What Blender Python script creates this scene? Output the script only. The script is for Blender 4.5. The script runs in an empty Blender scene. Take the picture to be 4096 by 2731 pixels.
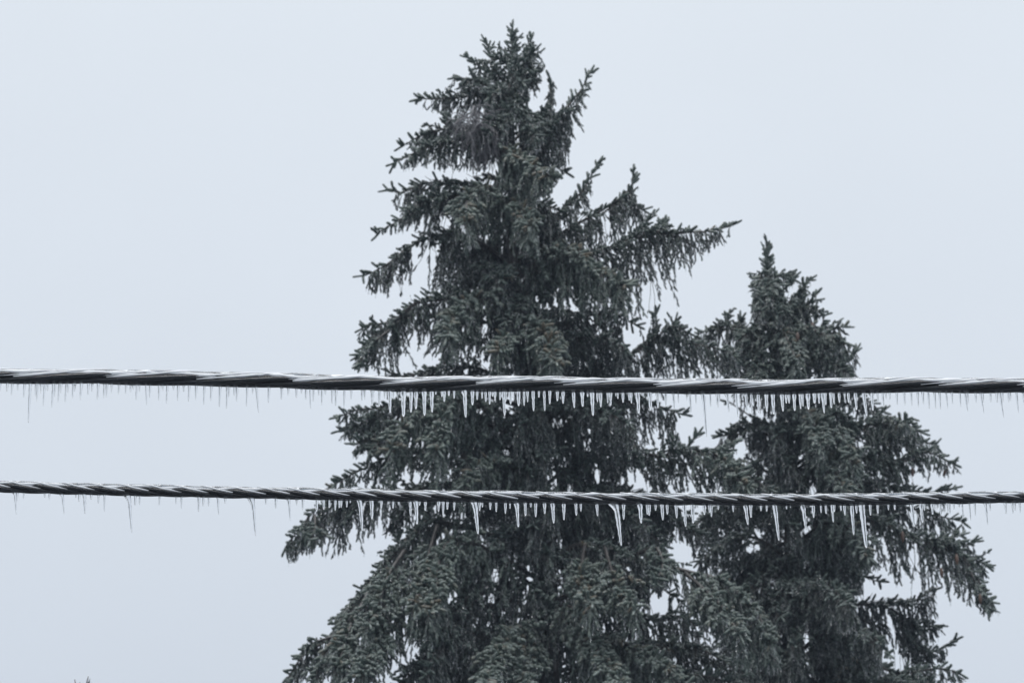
import bpy, math, random
import numpy as np
from mathutils import Vector

random.seed(7)
rng = np.random.default_rng(11)
scene = bpy.context.scene
COL = scene.collection

# ------------------------------------------------------------------ camera
PITCH = math.radians(24.0)
FOCAL = 105.0
FPX = 4096 * FOCAL / 36.0
CAM = np.array([0.0, 0.0, 1.6])
cam_data = bpy.data.cameras.new('camera')
cam_data.lens = FOCAL
cam_data.sensor_width = 36.0
cam_data.clip_start = 0.1
cam_data.clip_end = 5000.0
cam_data.dof.use_dof = True
cam_data.dof.focus_distance = 9.4
cam_data.dof.aperture_fstop = 9.5
cam = bpy.data.objects.new('camera', cam_data)
cam.location = CAM
cam.rotation_euler = (math.pi / 2 + PITCH, 0, 0)
COL.objects.link(cam)
scene.camera = cam

# ------------------------------------------------------------------ world
SUN_EL, SUN_AZ = math.radians(72), math.radians(230)
world = bpy.data.worlds.new('World')
scene.world = world
world.use_nodes = True
wn, wl = world.node_tree.nodes, world.node_tree.links
wn.clear()
w_out = wn.new('ShaderNodeOutputWorld')
w_bg = wn.new('ShaderNodeBackground')
w_bg.inputs['Strength'].default_value = 1.0
sky = wn.new('ShaderNodeTexSky')
sky.sky_type = 'NISHITA'
sky.sun_disc = False
sky.sun_elevation = SUN_EL
sky.sun_rotation = SUN_AZ
sky.dust_density = 4.0
sky_s = wn.new('ShaderNodeVectorMath'); sky_s.operation = 'SCALE'
sky_s.inputs['Scale'].default_value = 0.10
wl.new(sky.outputs['Color'], sky_s.inputs[0])
tc = wn.new('ShaderNodeTexCoord')
sx = wn.new('ShaderNodeSeparateXYZ')
wl.new(tc.outputs['Generated'], sx.inputs[0])
ramp = wn.new('ShaderNodeValToRGB')            # overcast deck by elevation, dark low band added to cut frontal fill (z = sin of elevation)
el = ramp.color_ramp.elements
stops = [(0.0, (.06, .066, .078)), (0.15, (.14, .155, .18)), (0.235, (.42, .46, .52)), (0.285, (.660, .722, .806)), (0.36, (.720, .784, .864)),
         (0.43, (.757, .821, .899)), (0.52, (.792, .855, .925)), (0.75, (1.40, 1.46, 1.52)), (1.0, (2.35, 2.42, 2.50))]
el[0].position = stops[0][0]; el[0].color = (*stops[0][1], 1)
el[1].position = stops[-1][0]; el[1].color = (*stops[-1][1], 1)
for p, c in stops[1:-1]:
    e = el.new(p); e.color = (*c, 1)
wl.new(sx.outputs['Z'], ramp.inputs['Fac'])
mixw = wn.new('ShaderNodeMix'); mixw.data_type = 'RGBA'
mixw.inputs['Factor'].default_value = 0.06
cl_n = wn.new('ShaderNodeTexNoise'); cl_n.inputs['Scale'].default_value = 7.0; cl_n.inputs['Detail'].default_value = 3.0
wl.new(tc.outputs['Generated'], cl_n.inputs['Vector'])
cl_m = wn.new('ShaderNodeMapRange'); cl_m.inputs['From Min'].default_value = .3; cl_m.inputs['From Max'].default_value = .7
cl_m.inputs['To Min'].default_value = .982; cl_m.inputs['To Max'].default_value = 1.018
wl.new(cl_n.outputs['Fac'], cl_m.inputs['Value'])
cl_v = wn.new('ShaderNodeVectorMath'); cl_v.operation = 'SCALE'
wl.new(ramp.outputs['Color'], cl_v.inputs[0]); wl.new(cl_m.outputs['Result'], cl_v.inputs['Scale'])
wl.new(cl_v.outputs['Vector'], mixw.inputs['A'])
wl.new(sky_s.outputs['Vector'], mixw.inputs['B'])
wl.new(mixw.outputs['Result'], w_bg.inputs['Color'])
wl.new(w_bg.outputs['Background'], w_out.inputs['Surface'])

sun_data = bpy.data.lights.new('sun', 'SUN')
sun_data.energy = 1.1
sun_data.angle = math.radians(50)
sun_data.color = (1.0, 0.97, 0.93)
sun = bpy.data.objects.new('sun', sun_data)
sd = Vector((math.sin(SUN_AZ) * math.cos(SUN_EL), math.cos(SUN_AZ) * math.cos(SUN_EL), math.sin(SUN_EL)))
sun.rotation_euler = sd.to_track_quat('Z', 'Y').to_euler()
COL.objects.link(sun)

scene.view_settings.view_transform = 'Standard'
scene.view_settings.look = 'None'
scene.view_settings.exposure = 0.0
scene.view_settings.gamma = 1.0
scene.view_settings.use_curve_mapping = False
scene.cycles.transmission_bounces = 16
scene.cycles.max_bounces = 20
scene.cycles.diffuse_bounces = 3
scene.cycles.glossy_bounces = 5
scene.cycles.volume_bounces = 0

# ------------------------------------------------------------------ helpers
FWD = np.array([0, math.cos(PITCH), math.sin(PITCH)])
UPV = np.array([0, -math.sin(PITCH), math.cos(PITCH)])
RGT = np.array([1.0, 0, 0])

def P(px, py, Y):
    """world point seen at a picture position, standing in the vertical plane y = Y"""
    d = FWD + RGT * ((px - 2048) / FPX) + UPV * ((1365.5 - py) / FPX)
    return CAM + d * (Y / d[1])

def project(p):
    q = np.asarray(p) - CAM
    z = q @ FWD
    return 2048 + FPX * (q @ RGT) / z, 1365.5 - FPX * (q @ UPV) / z

def unit(v):
    return v / np.maximum(np.linalg.norm(v, axis=-1, keepdims=True), 1e-9)

def tag(o, label=None, cat=None, group=None, kind=None):
    if label: o['label'] = label
    if cat: o['category'] = cat
    if group: o['group'] = group
    if kind: o['kind'] = kind
    return o

def empty(name, loc):
    o = bpy.data.objects.new(name, None)
    o.location = loc
    o.empty_display_size = 0.2
    COL.objects.link(o)
    return o

def mesh_obj(name, verts, quads, tris, mat, parent=None, loc=None, tint=None, smooth=True):
    """one mesh object from numpy arrays; verts in world space when a parent is given"""
    verts = np.asarray(verts, dtype=np.float32).reshape(-1, 3)
    base = np.zeros(3)
    if parent is not None:
        q = parent
        while q is not None:
            base = base + np.array(q.location); q = q.parent
    if loc is not None:
        base = base + np.asarray(loc)
    verts = verts - base.astype(np.float32)
    quads = np.asarray(quads, dtype=np.int32).reshape(-1, 4)
    tris = np.asarray(tris, dtype=np.int32).reshape(-1, 3)
    me = bpy.data.meshes.new(name)
    nq, nt = len(quads), len(tris)
    me.vertices.add(len(verts))
    me.vertices.foreach_set('co', verts.ravel())
    me.loops.add(nq * 4 + nt * 3)
    me.loops.foreach_set('vertex_index', np.concatenate([quads.ravel(), tris.ravel()]).astype(np.int32))
    me.polygons.add(nq + nt)
    me.polygons.foreach_set('loop_start', np.concatenate([np.arange(nq) * 4, nq * 4 + np.arange(nt) * 3]).astype(np.int32))
    if smooth:
        me.polygons.foreach_set('use_smooth', np.ones(nq + nt, dtype=bool))
    if tint is not None:
        a = me.attributes.new('tint', 'FLOAT', 'POINT')
        a.data.foreach_set('value', np.asarray(tint, dtype=np.float32))
    me.update(calc_edges=True)
    me.materials.append(mat)
    o = bpy.data.objects.new(name, me)
    if loc is not None:
        o.location = loc
    COL.objects.link(o)
    if parent is not None:
        o.parent = parent
    return o

class Geo:
    def __init__(s):
        s.v, s.q, s.t, s.a, s.n = [], [], [], [], 0
    def add(s, v, q=None, t=None, a=None):
        v = np.asarray(v).reshape(-1, 3)
        s.v.append(v)
        if q is not None and len(q): s.q.append(np.asarray(q).reshape(-1, 4) + s.n)
        if t is not None and len(t): s.t.append(np.asarray(t).reshape(-1, 3) + s.n)
        s.a.append(np.zeros(len(v)) if a is None else np.asarray(a).ravel())
        s.n += len(v)
    def build(s, name, mat, parent=None, loc=None, smooth=True):
        z4, z3 = np.zeros((0, 4), int), np.zeros((0, 3), int)
        return mesh_obj(name, np.concatenate(s.v), np.concatenate(s.q) if s.q else z4,
                        np.concatenate(s.t) if s.t else z3, mat, parent, loc, np.concatenate(s.a), smooth)

def frames(tan):
    ref = np.where(np.abs(tan[..., 2:3]) > 0.9, np.array([1.0, 0.05, 0]), np.array([0, 0, 1.0]))
    a = unit(np.cross(tan, ref))
    return a, np.cross(tan, a)

def tubes(geo, pts, rad, sides=5, a=None):
    """pts (B,n,3), rad (B,n): capped tubes"""
    pts = np.asarray(pts, float); rad = np.asarray(rad, float)
    if pts.ndim == 2: pts = pts[None]; rad = rad[None]
    B, n = pts.shape[:2]
    tan = unit(np.gradient(pts, axis=1))
    # one reference per tube keeps the rings from flipping
    mt = unit(pts[:, -1] - pts[:, 0])
    ref = np.where(np.abs(mt[:, 2:3]) > 0.8, np.array([[1.0, .1, 0]]), np.array([[0, 0, 1.0]]))[:, None, :]
    A = unit(np.cross(tan, np.broadcast_to(ref, tan.shape)))
    Bv = np.cross(tan, A)
    ang = np.arange(sides) * 2 * math.pi / sides
    ring = (A[:, :, None, :] * np.cos(ang)[None, None, :, None] + Bv[:, :, None, :] * np.sin(ang)[None, None, :, None])
    v = pts[:, :, None, :] + ring * rad[:, :, None, None]
    v = v.reshape(B, n * sides, 3)
    v = np.concatenate([v, pts[:, -1:] + tan[:, -1:] * rad[:, -1:, None] * .6], axis=1)
    nv = n * sides + 1
    i = np.arange(n - 1)[:, None] * sides; k = np.arange(sides)[None]
    q = np.stack([i + k, i + (k + 1) % sides, i + sides + (k + 1) % sides, i + sides + k], -1).reshape(-1, 4)
    kk = np.arange(sides); b = (n - 1) * sides
    t = np.stack([b + kk, b + (kk + 1) % sides, np.full(sides, n * sides)], -1)
    off = (np.arange(B) * nv)[:, None, None]
    geo.add(v.reshape(-1, 3), (q[None] + off).reshape(-1, 4), (t[None] + off).reshape(-1, 3),
            None if a is None else np.repeat(a, nv))

def catmull(pts, step):
    pts = np.asarray(pts, float)
    p = np.vstack([2 * pts[0] - pts[1], pts, 2 * pts[-1] - pts[-2]])
    out = []
    for i in range(1, len(p) - 2):
        n = max(2, int(np.linalg.norm(p[i + 1] - p[i]) / step))
        t = (np.arange(n) / n)[:, None]
        out.append(0.5 * (2 * p[i] + (p[i + 1] - p[i - 1]) * t + (2 * p[i - 1] - 5 * p[i] + 4 * p[i + 1] - p[i + 2]) * t ** 2
                          + (3 * p[i] - 3 * p[i + 1] + p[i + 2] - p[i - 1]) * t ** 3))
    out.append(pts[-1:])
    return np.vstack(out)

# ------------------------------------------------------------------ materials
def mat_new(name):
    m = bpy.data.materials.new(name); m.use_nodes = True
    n, l = m.node_tree.nodes, m.node_tree.links
    return m, n, l, n['Principled BSDF']

def noise(n, l, scale, detail=4, coord='Object', rough=.6):
    c = n.new('ShaderNodeTexCoord'); t = n.new('ShaderNodeTexNoise')
    t.inputs['Scale'].default_value = scale; t.inputs['Detail'].default_value = detail
    t.inputs['Roughness'].default_value = rough
    l.new(c.outputs[coord], t.inputs['Vector'])
    return t

def needle_material(name, ca, cb, cl, cc):
    m, n, l, b = mat_new(name)
    at = n.new('ShaderNodeAttribute'); at.attribute_name = 'tint'
    r = n.new('ShaderNodeValToRGB')
    e = r.color_ramp.elements
    e[0].position = 0.0; e[0].color = (*ca, 1)
    e[1].position = 1.0; e[1].color = (*cc, 1)
    x = e.new(0.45); x.color = (*cb, 1)
    x = e.new(0.82); x.color = (*cl, 1)
    l.new(at.outputs['Fac'], r.inputs['Fac'])
    t = noise(n, l, 60, 3)
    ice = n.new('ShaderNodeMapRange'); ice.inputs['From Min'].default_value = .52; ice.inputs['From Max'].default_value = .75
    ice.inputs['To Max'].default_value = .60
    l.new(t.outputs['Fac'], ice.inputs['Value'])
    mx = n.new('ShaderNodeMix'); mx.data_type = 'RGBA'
    mx.inputs['B'].default_value = (.44, .48, .49, 1)            # rime patches on the needles; upward faces also carry painted top light
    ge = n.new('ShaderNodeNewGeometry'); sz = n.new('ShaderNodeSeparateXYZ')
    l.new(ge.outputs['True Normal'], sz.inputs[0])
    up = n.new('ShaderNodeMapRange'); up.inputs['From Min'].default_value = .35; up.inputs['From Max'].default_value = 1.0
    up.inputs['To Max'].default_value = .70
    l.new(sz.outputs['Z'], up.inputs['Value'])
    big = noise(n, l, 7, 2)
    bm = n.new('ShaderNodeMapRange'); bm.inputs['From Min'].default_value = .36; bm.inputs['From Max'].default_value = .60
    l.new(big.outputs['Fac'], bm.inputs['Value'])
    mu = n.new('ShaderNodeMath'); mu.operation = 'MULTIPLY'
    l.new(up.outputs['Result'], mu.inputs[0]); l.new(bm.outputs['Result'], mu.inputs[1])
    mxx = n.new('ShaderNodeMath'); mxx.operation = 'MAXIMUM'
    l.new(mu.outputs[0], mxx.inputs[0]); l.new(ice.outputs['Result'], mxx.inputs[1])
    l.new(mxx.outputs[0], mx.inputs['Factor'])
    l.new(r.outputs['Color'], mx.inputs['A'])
    l.new(mx.outputs['Result'], b.inputs['Base Color'])
    b.inputs['Roughness'].default_value = .55
    b.inputs['Coat Weight'].default_value = .55
    b.inputs['Coat Roughness'].default_value = .18
    b.inputs['Coat IOR'].default_value = 1.31
    bu = n.new('ShaderNodeBump'); bu.inputs['Strength'].default_value = .6; bu.inputs['Distance'].default_value = .004
    t2 = noise(n, l, 220, 2)
    l.new(t2.outputs['Fac'], bu.inputs['Height'])
    l.new(bu.outputs['Normal'], b.inputs['Normal']); l.new(bu.outputs['Normal'], b.inputs['Coat Normal'])
    return m

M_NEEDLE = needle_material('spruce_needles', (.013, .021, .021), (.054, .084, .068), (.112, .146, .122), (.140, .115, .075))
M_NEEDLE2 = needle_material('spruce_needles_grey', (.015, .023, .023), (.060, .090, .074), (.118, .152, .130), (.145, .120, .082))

def bark_material(name, c0, c1):
    m, n, l, b = mat_new(name)
    t = noise(n, l, 25, 6)
    r = n.new('ShaderNodeValToRGB')
    r.color_ramp.elements[0].position = .35; r.color_ramp.elements[0].color = (*c0, 1)
    r.color_ramp.elements[1].position = .7; r.color_ramp.elements[1].color = (*c1, 1)
    l.new(t.outputs['Fac'], r.inputs['Fac']); l.new(r.outputs['Color'], b.inputs['Base Color'])
    b.inputs['Roughness'].default_value = .6
    b.inputs['Coat Weight'].default_value = .5; b.inputs['Coat Roughness'].default_value = .15
    bu = n.new('ShaderNodeBump'); bu.inputs['Strength'].default_value = .7; bu.inputs['Distance'].default_value = .01
    l.new(t.outputs['Fac'], bu.inputs['Height']); l.new(bu.outputs['Normal'], b.inputs['Normal'])
    return m

M_BARK = bark_material('spruce_bark', (.020, .018, .018), (.060, .052, .048))
M_TWIG = bark_material('dead_twig', (.085, .082, .090), (.24, .235, .255))
M_CONE = bark_material('cone_scales', (.06, .030, .020), (.13, .07, .045))

def ice_material(name, rough, bump, scale, milk):
    m, n, l, b = mat_new(name)
    b.inputs['Base Color'].default_value = (.97, .985, 1, 1)
    b.inputs['Transmission Weight'].default_value = 1.0
    b.inputs['IOR'].default_value = 1.31
    b.inputs['Roughness'].default_value = rough
    t = noise(n, l, scale, 3)
    bu = n.new('ShaderNodeBump'); bu.inputs['Strength'].default_value = bump; bu.inputs['Distance'].default_value = .002
    l.new(t.outputs['Fac'], bu.inputs['Height']); l.new(bu.outputs['Normal'], b.inputs['Normal'])
    tr = n.new('ShaderNodeBsdfTranslucent'); tr.inputs['Color'].default_value = (.95, .97, 1, 1)      # trapped air
    di = n.new('ShaderNodeBsdfDiffuse'); di.inputs['Color'].default_value = (.92, .95, 1, 1)
    m1 = n.new('ShaderNodeMixShader'); m1.inputs['Fac'].default_value = .5
    l.new(tr.outputs['BSDF'], m1.inputs[1]); l.new(di.outputs['BSDF'], m1.inputs[2])
    m2 = n.new('ShaderNodeMixShader'); m2.inputs['Fac'].default_value = milk
    l.new(b.outputs['BSDF'], m2.inputs[1]); l.new(m1.outputs['Shader'], m2.inputs[2])
    l.new(m2.outputs['Shader'], n['Material Output'].inputs['Surface'])
    return m

M_ICICLE = ice_material('icicle_ice', .07, .22, 150, .10)
M_GLAZE = ice_material('glaze_ice', .05, .55, 45, .008)

m, n, l, b = mat_new('painted_ice_glint')  # opaque white painted for the brightness clear ice gets by refraction
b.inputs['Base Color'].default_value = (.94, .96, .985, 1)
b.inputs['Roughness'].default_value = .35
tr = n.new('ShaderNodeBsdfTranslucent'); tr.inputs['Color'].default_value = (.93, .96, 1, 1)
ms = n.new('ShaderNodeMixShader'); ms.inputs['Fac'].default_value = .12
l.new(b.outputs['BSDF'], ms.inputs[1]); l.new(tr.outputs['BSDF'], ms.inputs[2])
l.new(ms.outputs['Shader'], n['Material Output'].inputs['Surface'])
M_ICE_GLINT = m

m, n, l, b = mat_new('cable_insulation')
t = noise(n, l, 40, 4)
r = n.new('ShaderNodeValToRGB')
r.color_ramp.elements[0].color = (.005, .0062, .010, 1); r.color_ramp.elements[1].color = (.013, .015, .022, 1)
l.new(t.outputs['Fac'], r.inputs['Fac']); l.new(r.outputs['Color'], b.inputs['Base Color'])
b.inputs['Roughness'].default_value = .35
M_CABLE = m

m, n, l, b = mat_new('winter_ground')
t = noise(n, l, .4, 8, 'Object')
r = n.new('ShaderNodeValToRGB')
r.color_ramp.elements[0].position = .35; r.color_ramp.elements[0].color = (.045, .050, .050, 1)
r.color_ramp.elements[1].position = .7; r.color_ramp.elements[1].color = (.20, .22, .25, 1)
l.new(t.outputs['Fac'], r.inputs['Fac']); l.new(r.outputs['Color'], b.inputs['Base Color'])
b.inputs['Roughness'].default_value = .7
M_GROUND = m

# ------------------------------------------------------------------ ground
g = Geo()
rr = np.array([0.01, 8, 30, 80, 200, 600, 1500, 3000]); aa = np.arange(48) * 2 * math.pi / 48
gv = np.stack([rr[:, None] * np.cos(aa), rr[:, None] * np.sin(aa),
               np.where(rr[:, None] < 100, 0.03 * np.sin(rr[:, None] + aa * 3), 0 * aa)], -1)
i = np.arange(len(rr) - 1)[:, None] * 48; k = np.arange(48)[None]
gq = np.stack([i + k, i + 48 + k, i + 48 + (k + 1) % 48, i + (k + 1) % 48], -1).reshape(-1, 4)
g.add(gv.reshape(-1, 3), gq)
tag(g.build('ground', M_GROUND), kind='structure')

# ------------------------------------------------------------------ spruces
YT = 20.0            # main spruce
UPX = 20.0 / math.cos(PITCH) / FPX      # metres per photo pixel at the spruces

def shoots_mesh(geo, p0, d, L, rad, droop, tint, needles=16, keep=None):
    """needle-covered shoots: a knobbly core with a fringe of needles"""
    if keep is not None and len(p0):
        ok = keep(p0 + d * L[:, None] * .6)
        p0, d, L, rad, droop, tint = p0[ok], d[ok], L[ok], rad[ok], droop[ok], tint[ok]
    M = len(p0)
    if M == 0: return
    S = 5
    sv = np.array([0.0, .15, .55, .86, .98]); rf = np.array([.50, .76, .82, .80, .55])
    dv = np.array([0, 0, -1.0])
    pts = p0[:, None] + d[:, None] * (L[:, None, None] * sv[None, :, None]) \
        + dv * (droop * L)[:, None, None] * (sv ** 2)[None, :, None]
    tan = unit(d[:, None] + dv * (2 * droop)[:, None, None] * sv[None, :, None])
    A, B = frames(tan)
    ang = np.arange(S) * 2 * math.pi / S
    ph = rng.uniform(0, 6.28, (M, 1, 1))
    rj = rad[:, None, None] * rf[None, :, None] * rng.uniform(.70, 1.25, (M, len(sv), S))
    ring = A[:, :, None] * np.cos(ang + ph)[..., None] + B[:, :, None] * np.sin(ang + ph)[..., None]
    core = pts[:, :, None] + ring * rj[..., None]
    core = core.reshape(M, -1, 3)
    tipv = pts[:, -1] + tan[:, -1] * (rad * .45)[:, None]
    # needles
    sn = rng.uniform(.03, .95, (M, needles)); an = rng.uniform(0, 6.28, (M, needles))
    pn = p0[:, None] + d[:, None] * (L[:, None] * sn)[..., None] + dv * ((droop * L)[:, None] * sn ** 2)[..., None]
    tn = unit(d[:, None] + dv * (2 * droop[:, None] * sn)[..., None])
    An, Bn = frames(tn)
    rd = An * np.cos(an)[..., None] + Bn * np.sin(an)[..., None]
    sd_ = np.cross(tn, rd)
    nl = rad[:, None] * rng.uniform(.75, 1.25, (M, needles))
    w = (rad * .15)[:, None, None]
    b0 = pn + rd * (rad * .45)[:, None, None]
    tip = pn + rd * (rad[:, None] * rng.uniform(.85, 1.25, (M, needles)))[..., None] + tn * (nl * .22)[..., None]
    nv = np.stack([b0 - sd_ * w, b0 + sd_ * w, tip], 2).reshape(M, -1, 3)
    allv = np.concatenate([core, tipv[:, None], nv], 1)
    R = len(sv)
    i = np.arange(R - 1)[:, None] * S; k = np.arange(S)[None]
    q = np.stack([i + k, i + (k + 1) % S, i + S + (k + 1) % S, i + S + k], -1).reshape(-1, 4)
    kk = np.arange(S); bb = (R - 1) * S
    t = np.stack([bb + kk, bb + (kk + 1) % S, np.full(S, R * S)], -1)
    tn_ = (R * S + 1 + np.arange(needles * 3)).reshape(-1, 3)
    t = np.concatenate([t, tn_])
    per = allv.shape[1]
    off = (np.arange(M) * per)[:, None, None]
    geo.add(allv.reshape(-1, 3), (q[None] + off).reshape(-1, 4), (t[None] + off).reshape(-1, 3), np.repeat(tint, per))

def ice_drops(geo, p, ln, r):
    M = len(p)
    if M == 0: return
    S = 5
    sv = np.array([0, .25, .7, 1.0]); rv = np.array([.6, 1.0, .8, .25])
    an = np.arange(S) * 2 * math.pi / S
    v = p[:, None, None] + np.stack([np.broadcast_to(np.cos(an), (4, S)) * rv[:, None], np.broadcast_to(np.sin(an), (4, S)) * rv[:, None], np.zeros((4, S))], -1)[None] * r[:, None, None, None]
    v[..., 2] -= (sv[None, :, None] * ln[:, None, None])
    v = v.reshape(M, -1, 3)
    i = np.arange(3)[:, None] * S; k = np.arange(S)[None]
    q = np.stack([i + k, i + S + k, i + S + (k + 1) % S, i + (k + 1) % S], -1).reshape(-1, 4)
    kk = np.arange(1, S - 1)
    t = np.concatenate([np.stack([0 * kk, kk, kk + 1], -1), np.stack([15 + 0 * kk, 15 + kk + 1, 15 + kk], -1)])
    off = (np.arange(M) * S * 4)[:, None, None]
    geo.add(v.reshape(-1, 3), (q[None] + off).reshape(-1, 4), (t[None] + off).reshape(-1, 3), np.full(M * S * 4, 9.0))

class Tree:
    def __init__(s, name, Y, trunk_px, label, needle):
        s.Y, s.needle = Y, needle
        s.tp = trunk_px                                  # [(px,py)...] top to bottom
        pts = [P(x, y, Y) for x, y in trunk_px]
        foot = pts[-1].copy(); foot[2] = 0
        foot[0] += 0.05
        s.root = empty(name, foot)
        tag(s.root, label, 'tree')
        c = catmull(pts + [foot], .12)
        f = np.linspace(0, 1, len(c))
        z = c[:, 2]
        rad = s.tr(z, z.max())
        rad = rad * (1 + .06 * np.sin(z * 9) + .04 * np.sin(z * 23))
        gg = Geo(); tubes(gg, c[::-1], rad[::-1], 10)
        s.trunk = gg.build('trunk', M_BARK, s.root)
        s.c = c
        s.holes = []
        s.outline = None
        s.nsh = 0
    def tr(s, z, top):
        return .006 + .0185 * (top - z) ** .92
    def trunk_at(s, py):
        ys = [p[1] for p in s.tp]; xs = [p[0] for p in s.tp]
        return np.interp(py, ys, xs)
    def keep(s, p, margin_hole=True):
        x, y = project(p)
        ok = np.ones(x.shape, bool)
        for hx, hy, ax, ay in s.holes:
            ok &= ((x - hx) / ax) ** 2 + ((y - hy) / ay) ** 2 > 1
        return ok
    def branchlets(s, wood, fol, st, d, L, droop, rs, sl, spacing, tint, prune, wr=.0035, bare=0.0, amin=.5, amax=1.1, ndl=None):
        """many side twigs at once: droop, then set with needle shoots"""
        B = len(st)
        if B == 0: return
        n = 9
        pos = [st]; dirs = []
        dd = d.copy()
        for k in range(n):
            dirs.append(dd)
            pos.append(pos[-1] + dd * (L / n)[:, None])
            dd = unit(dd + np.array([0, 0, -1.0]) * (droop * L / n)[:, None] + rng.normal(0, .11, (B, 3)))
        pos = np.stack(pos, 1); dirs = np.stack(dirs + [dd], 1)
        ok = s.keep(pos[:, -1]) & s.keep(pos[:, n // 2]) if prune else np.ones(B, bool)
        pos, dirs, L, rs, sl, tint = pos[ok], dirs[ok], L[ok], rs[ok], sl[ok], tint[ok]
        B = len(pos)
        if B == 0: return
        tubes(wood, pos, np.linspace(1.15, .55, n + 1)[None] * np.full((B, 1), wr), 4)
        cnt = np.maximum(2, (L * (1 - bare) / spacing).astype(int))
        idx = np.repeat(np.arange(B), cnt)
        M = len(idx)
        loc = np.concatenate([np.arange(c) for c in cnt])
        f = bare + (1 - bare) * (loc + rng.uniform(.1, .9, M)) / cnt[idx]
        fi = np.clip(f * n, 0, n - 1e-4); ii = fi.astype(int); fr = (fi - ii)[:, None]
        p = pos[idx, ii] * (1 - fr) + pos[idx, ii + 1] * fr
        t = unit(dirs[idx, ii])
        A, Bv = frames(t)
        roll = rng.uniform(0, 6.28, M)
        side = A * np.cos(roll)[:, None] + Bv * np.sin(roll)[:, None]
        # flattened sprays: fewer shoots straight up
        ang = rng.uniform(amin, amax, M)[:, None]
        sd_ = unit(t * np.cos(ang) + side * np.sin(ang))
        ll = sl[idx] * rng.uniform(.6, 1.15, M) * (1.0 - .35 * f)
        rr_ = rs[idx] * rng.uniform(.8, 1.15, M)
        dr = rng.uniform(.05, .35, M)
        tt = np.clip(tint[idx] + rng.normal(0, .16, M), 0, np.where(tint[idx] > .95, 1, .84))
        # terminal shoots
        te = unit(dirs[:, -1] + np.array([0, 0, .15]))
        p = np.concatenate([p, pos[:, -1] - te * .01]); sd_ = np.concatenate([sd_, te])
        ll = np.concatenate([ll, sl * rng.uniform(.8, 1.2, B)]); rr_ = np.concatenate([rr_, rs * .95])
        dr = np.concatenate([dr, np.full(B, .02)]); tt = np.concatenate([tt, np.clip(tint + .05, 0, .9)])
        s.nsh += len(p)
        pick = rng.random(len(p)) < .26
        e = (p + sd_ * ll[:, None])[pick]
        e[:, 2] -= (dr * ll)[pick]
        e = e[s.keep(e)]
        ice_drops(fol, e + np.array([0, -.006, .004]), rng.uniform(.012, .042, len(e)), rng.uniform(.0032, .0060, len(e)))
        shoots_mesh(fol, p, sd_, ll, rr_, dr, tt, ndl or s.ndl, s.keep)
    ndl = 20
    def bough(s, pts, d1=0.0, d0=0.0, hang=100, t0=.2, lat=.26, dens=1.0, r=1.0, tint=.45, wr=.014, drp=3.5,
              axis=.35, prune=True, up=.6, hd=1.0, name='bough', hlat=.5, tl=None, into=None):
        if r > 1.06: tint = min(.84, tint + .16)  # front clumps made paler, their lit look put into the needle tint
        if tl is None: tl = .76 if r <= 1.06 else .97
        """one bough: limb + foliage. pts in photo pixels; depth runs d0..d1 metres from the trunk's plane."""
        pp = np.array([p[:2] for p in pts], float)
        seg = np.concatenate([[0], np.cumsum(np.hypot(*(np.diff(pp, axis=0).T)))]); seg /= seg[-1]
        P3 = [P(x, y, s.Y + d0 + (d1 - d0) * f) for (x, y), f in zip(pp, seg)]
        c = catmull(P3, .02)
        n = len(c)
        c[1:-1] += np.cumsum(rng.normal(0, .0016, (n - 2, 3)), 0) * np.linspace(0, 1, n - 2)[:, None] * .6
        T = unit(np.gradient(c, axis=0))
        arc = np.concatenate([[0], np.cumsum(np.linalg.norm(np.diff(c, axis=0), axis=1))])
        Ltot = arc[-1]; ft = arc / Ltot
        wood, fol = into or (Geo(), Geo())
        tubes(wood, c, (wr * (1 - ft) ** .8 + .0035) * (1 + .08 * np.sin(arc * 40)), 6)
        H = np.cross(T, np.array([0, 0, 1.0])); H = unit(H + 1e-6)
        def at(f):
            i = np.clip((np.searchsorted(ft, f)), 0, n - 1)
            return c[i], T[i], H[i]
        # laterals, draped either side
        nl = int(max(3, Ltot * (1 - t0) / .040 * dens))
        f = t0 + (tl - t0) * (np.arange(nl) + rng.uniform(.1, .9, nl)) / nl
        p, t, h = at(f)
        sg = np.where(np.arange(nl) % 2 == 0, 1.0, -1.0)[:, None]
        d = unit(h * sg * rng.uniform(.5, 1.0, (nl, 1)) + t * rng.uniform(.35, .9, (nl, 1)) + np.array([0, 0, 1.0]) * rng.uniform(-.25, .35, (nl, 1)))
        L = (lat * (1 - f) ** .75 + .07) * rng.uniform(.6, 1.15, nl)
        tn = np.clip(tint + rng.normal(0, .1, nl), 0, 1); tn = np.minimum(tn, .84); tn[rng.random(nl) < .012] = .98
        s.branchlets(wood, fol, p, d, L, np.full(nl, drp) * rng.uniform(.5, 1.4, nl), np.full(nl, .0104 * r ** 2.5), np.full(nl, .045), .0150 * r, tn, False)
        # shoots on the outer axis itself
        na = int(Ltot * (1 - axis) / .017)
        if na > 0:
            f = axis + (1 - axis) * (np.arange(na) + rng.uniform(0, 1, na)) / na
            p, t, h = at(f)
            A, B = frames(t)
            ro = rng.uniform(0, 6.28, na)
            sv = A * np.cos(ro)[:, None] + B * np.sin(ro)[:, None]
            sv[:, 2] += up
            an = rng.uniform(.6, 1.15, na)[:, None]
            d = unit(t * np.cos(an) + unit(sv) * np.sin(an))
            L = .098 * r * rng.uniform(.5, 1.15, na) * (1 - .25 * f)
            shoots_mesh(fol, p, d, L, .0125 * r * rng.uniform(.8, 1.15, na), rng.uniform(-.1, .15, na), np.clip(tint + rng.normal(0.05, .15, na), 0, 1), s.ndl)
            # leading shoot
            shoots_mesh(fol, c[-1:] - T[-1:] * .02, T[-1:], np.array([.10 * r]), np.array([.0115 * r]), np.array([0.0]), np.array([tint]), s.ndl)
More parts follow.
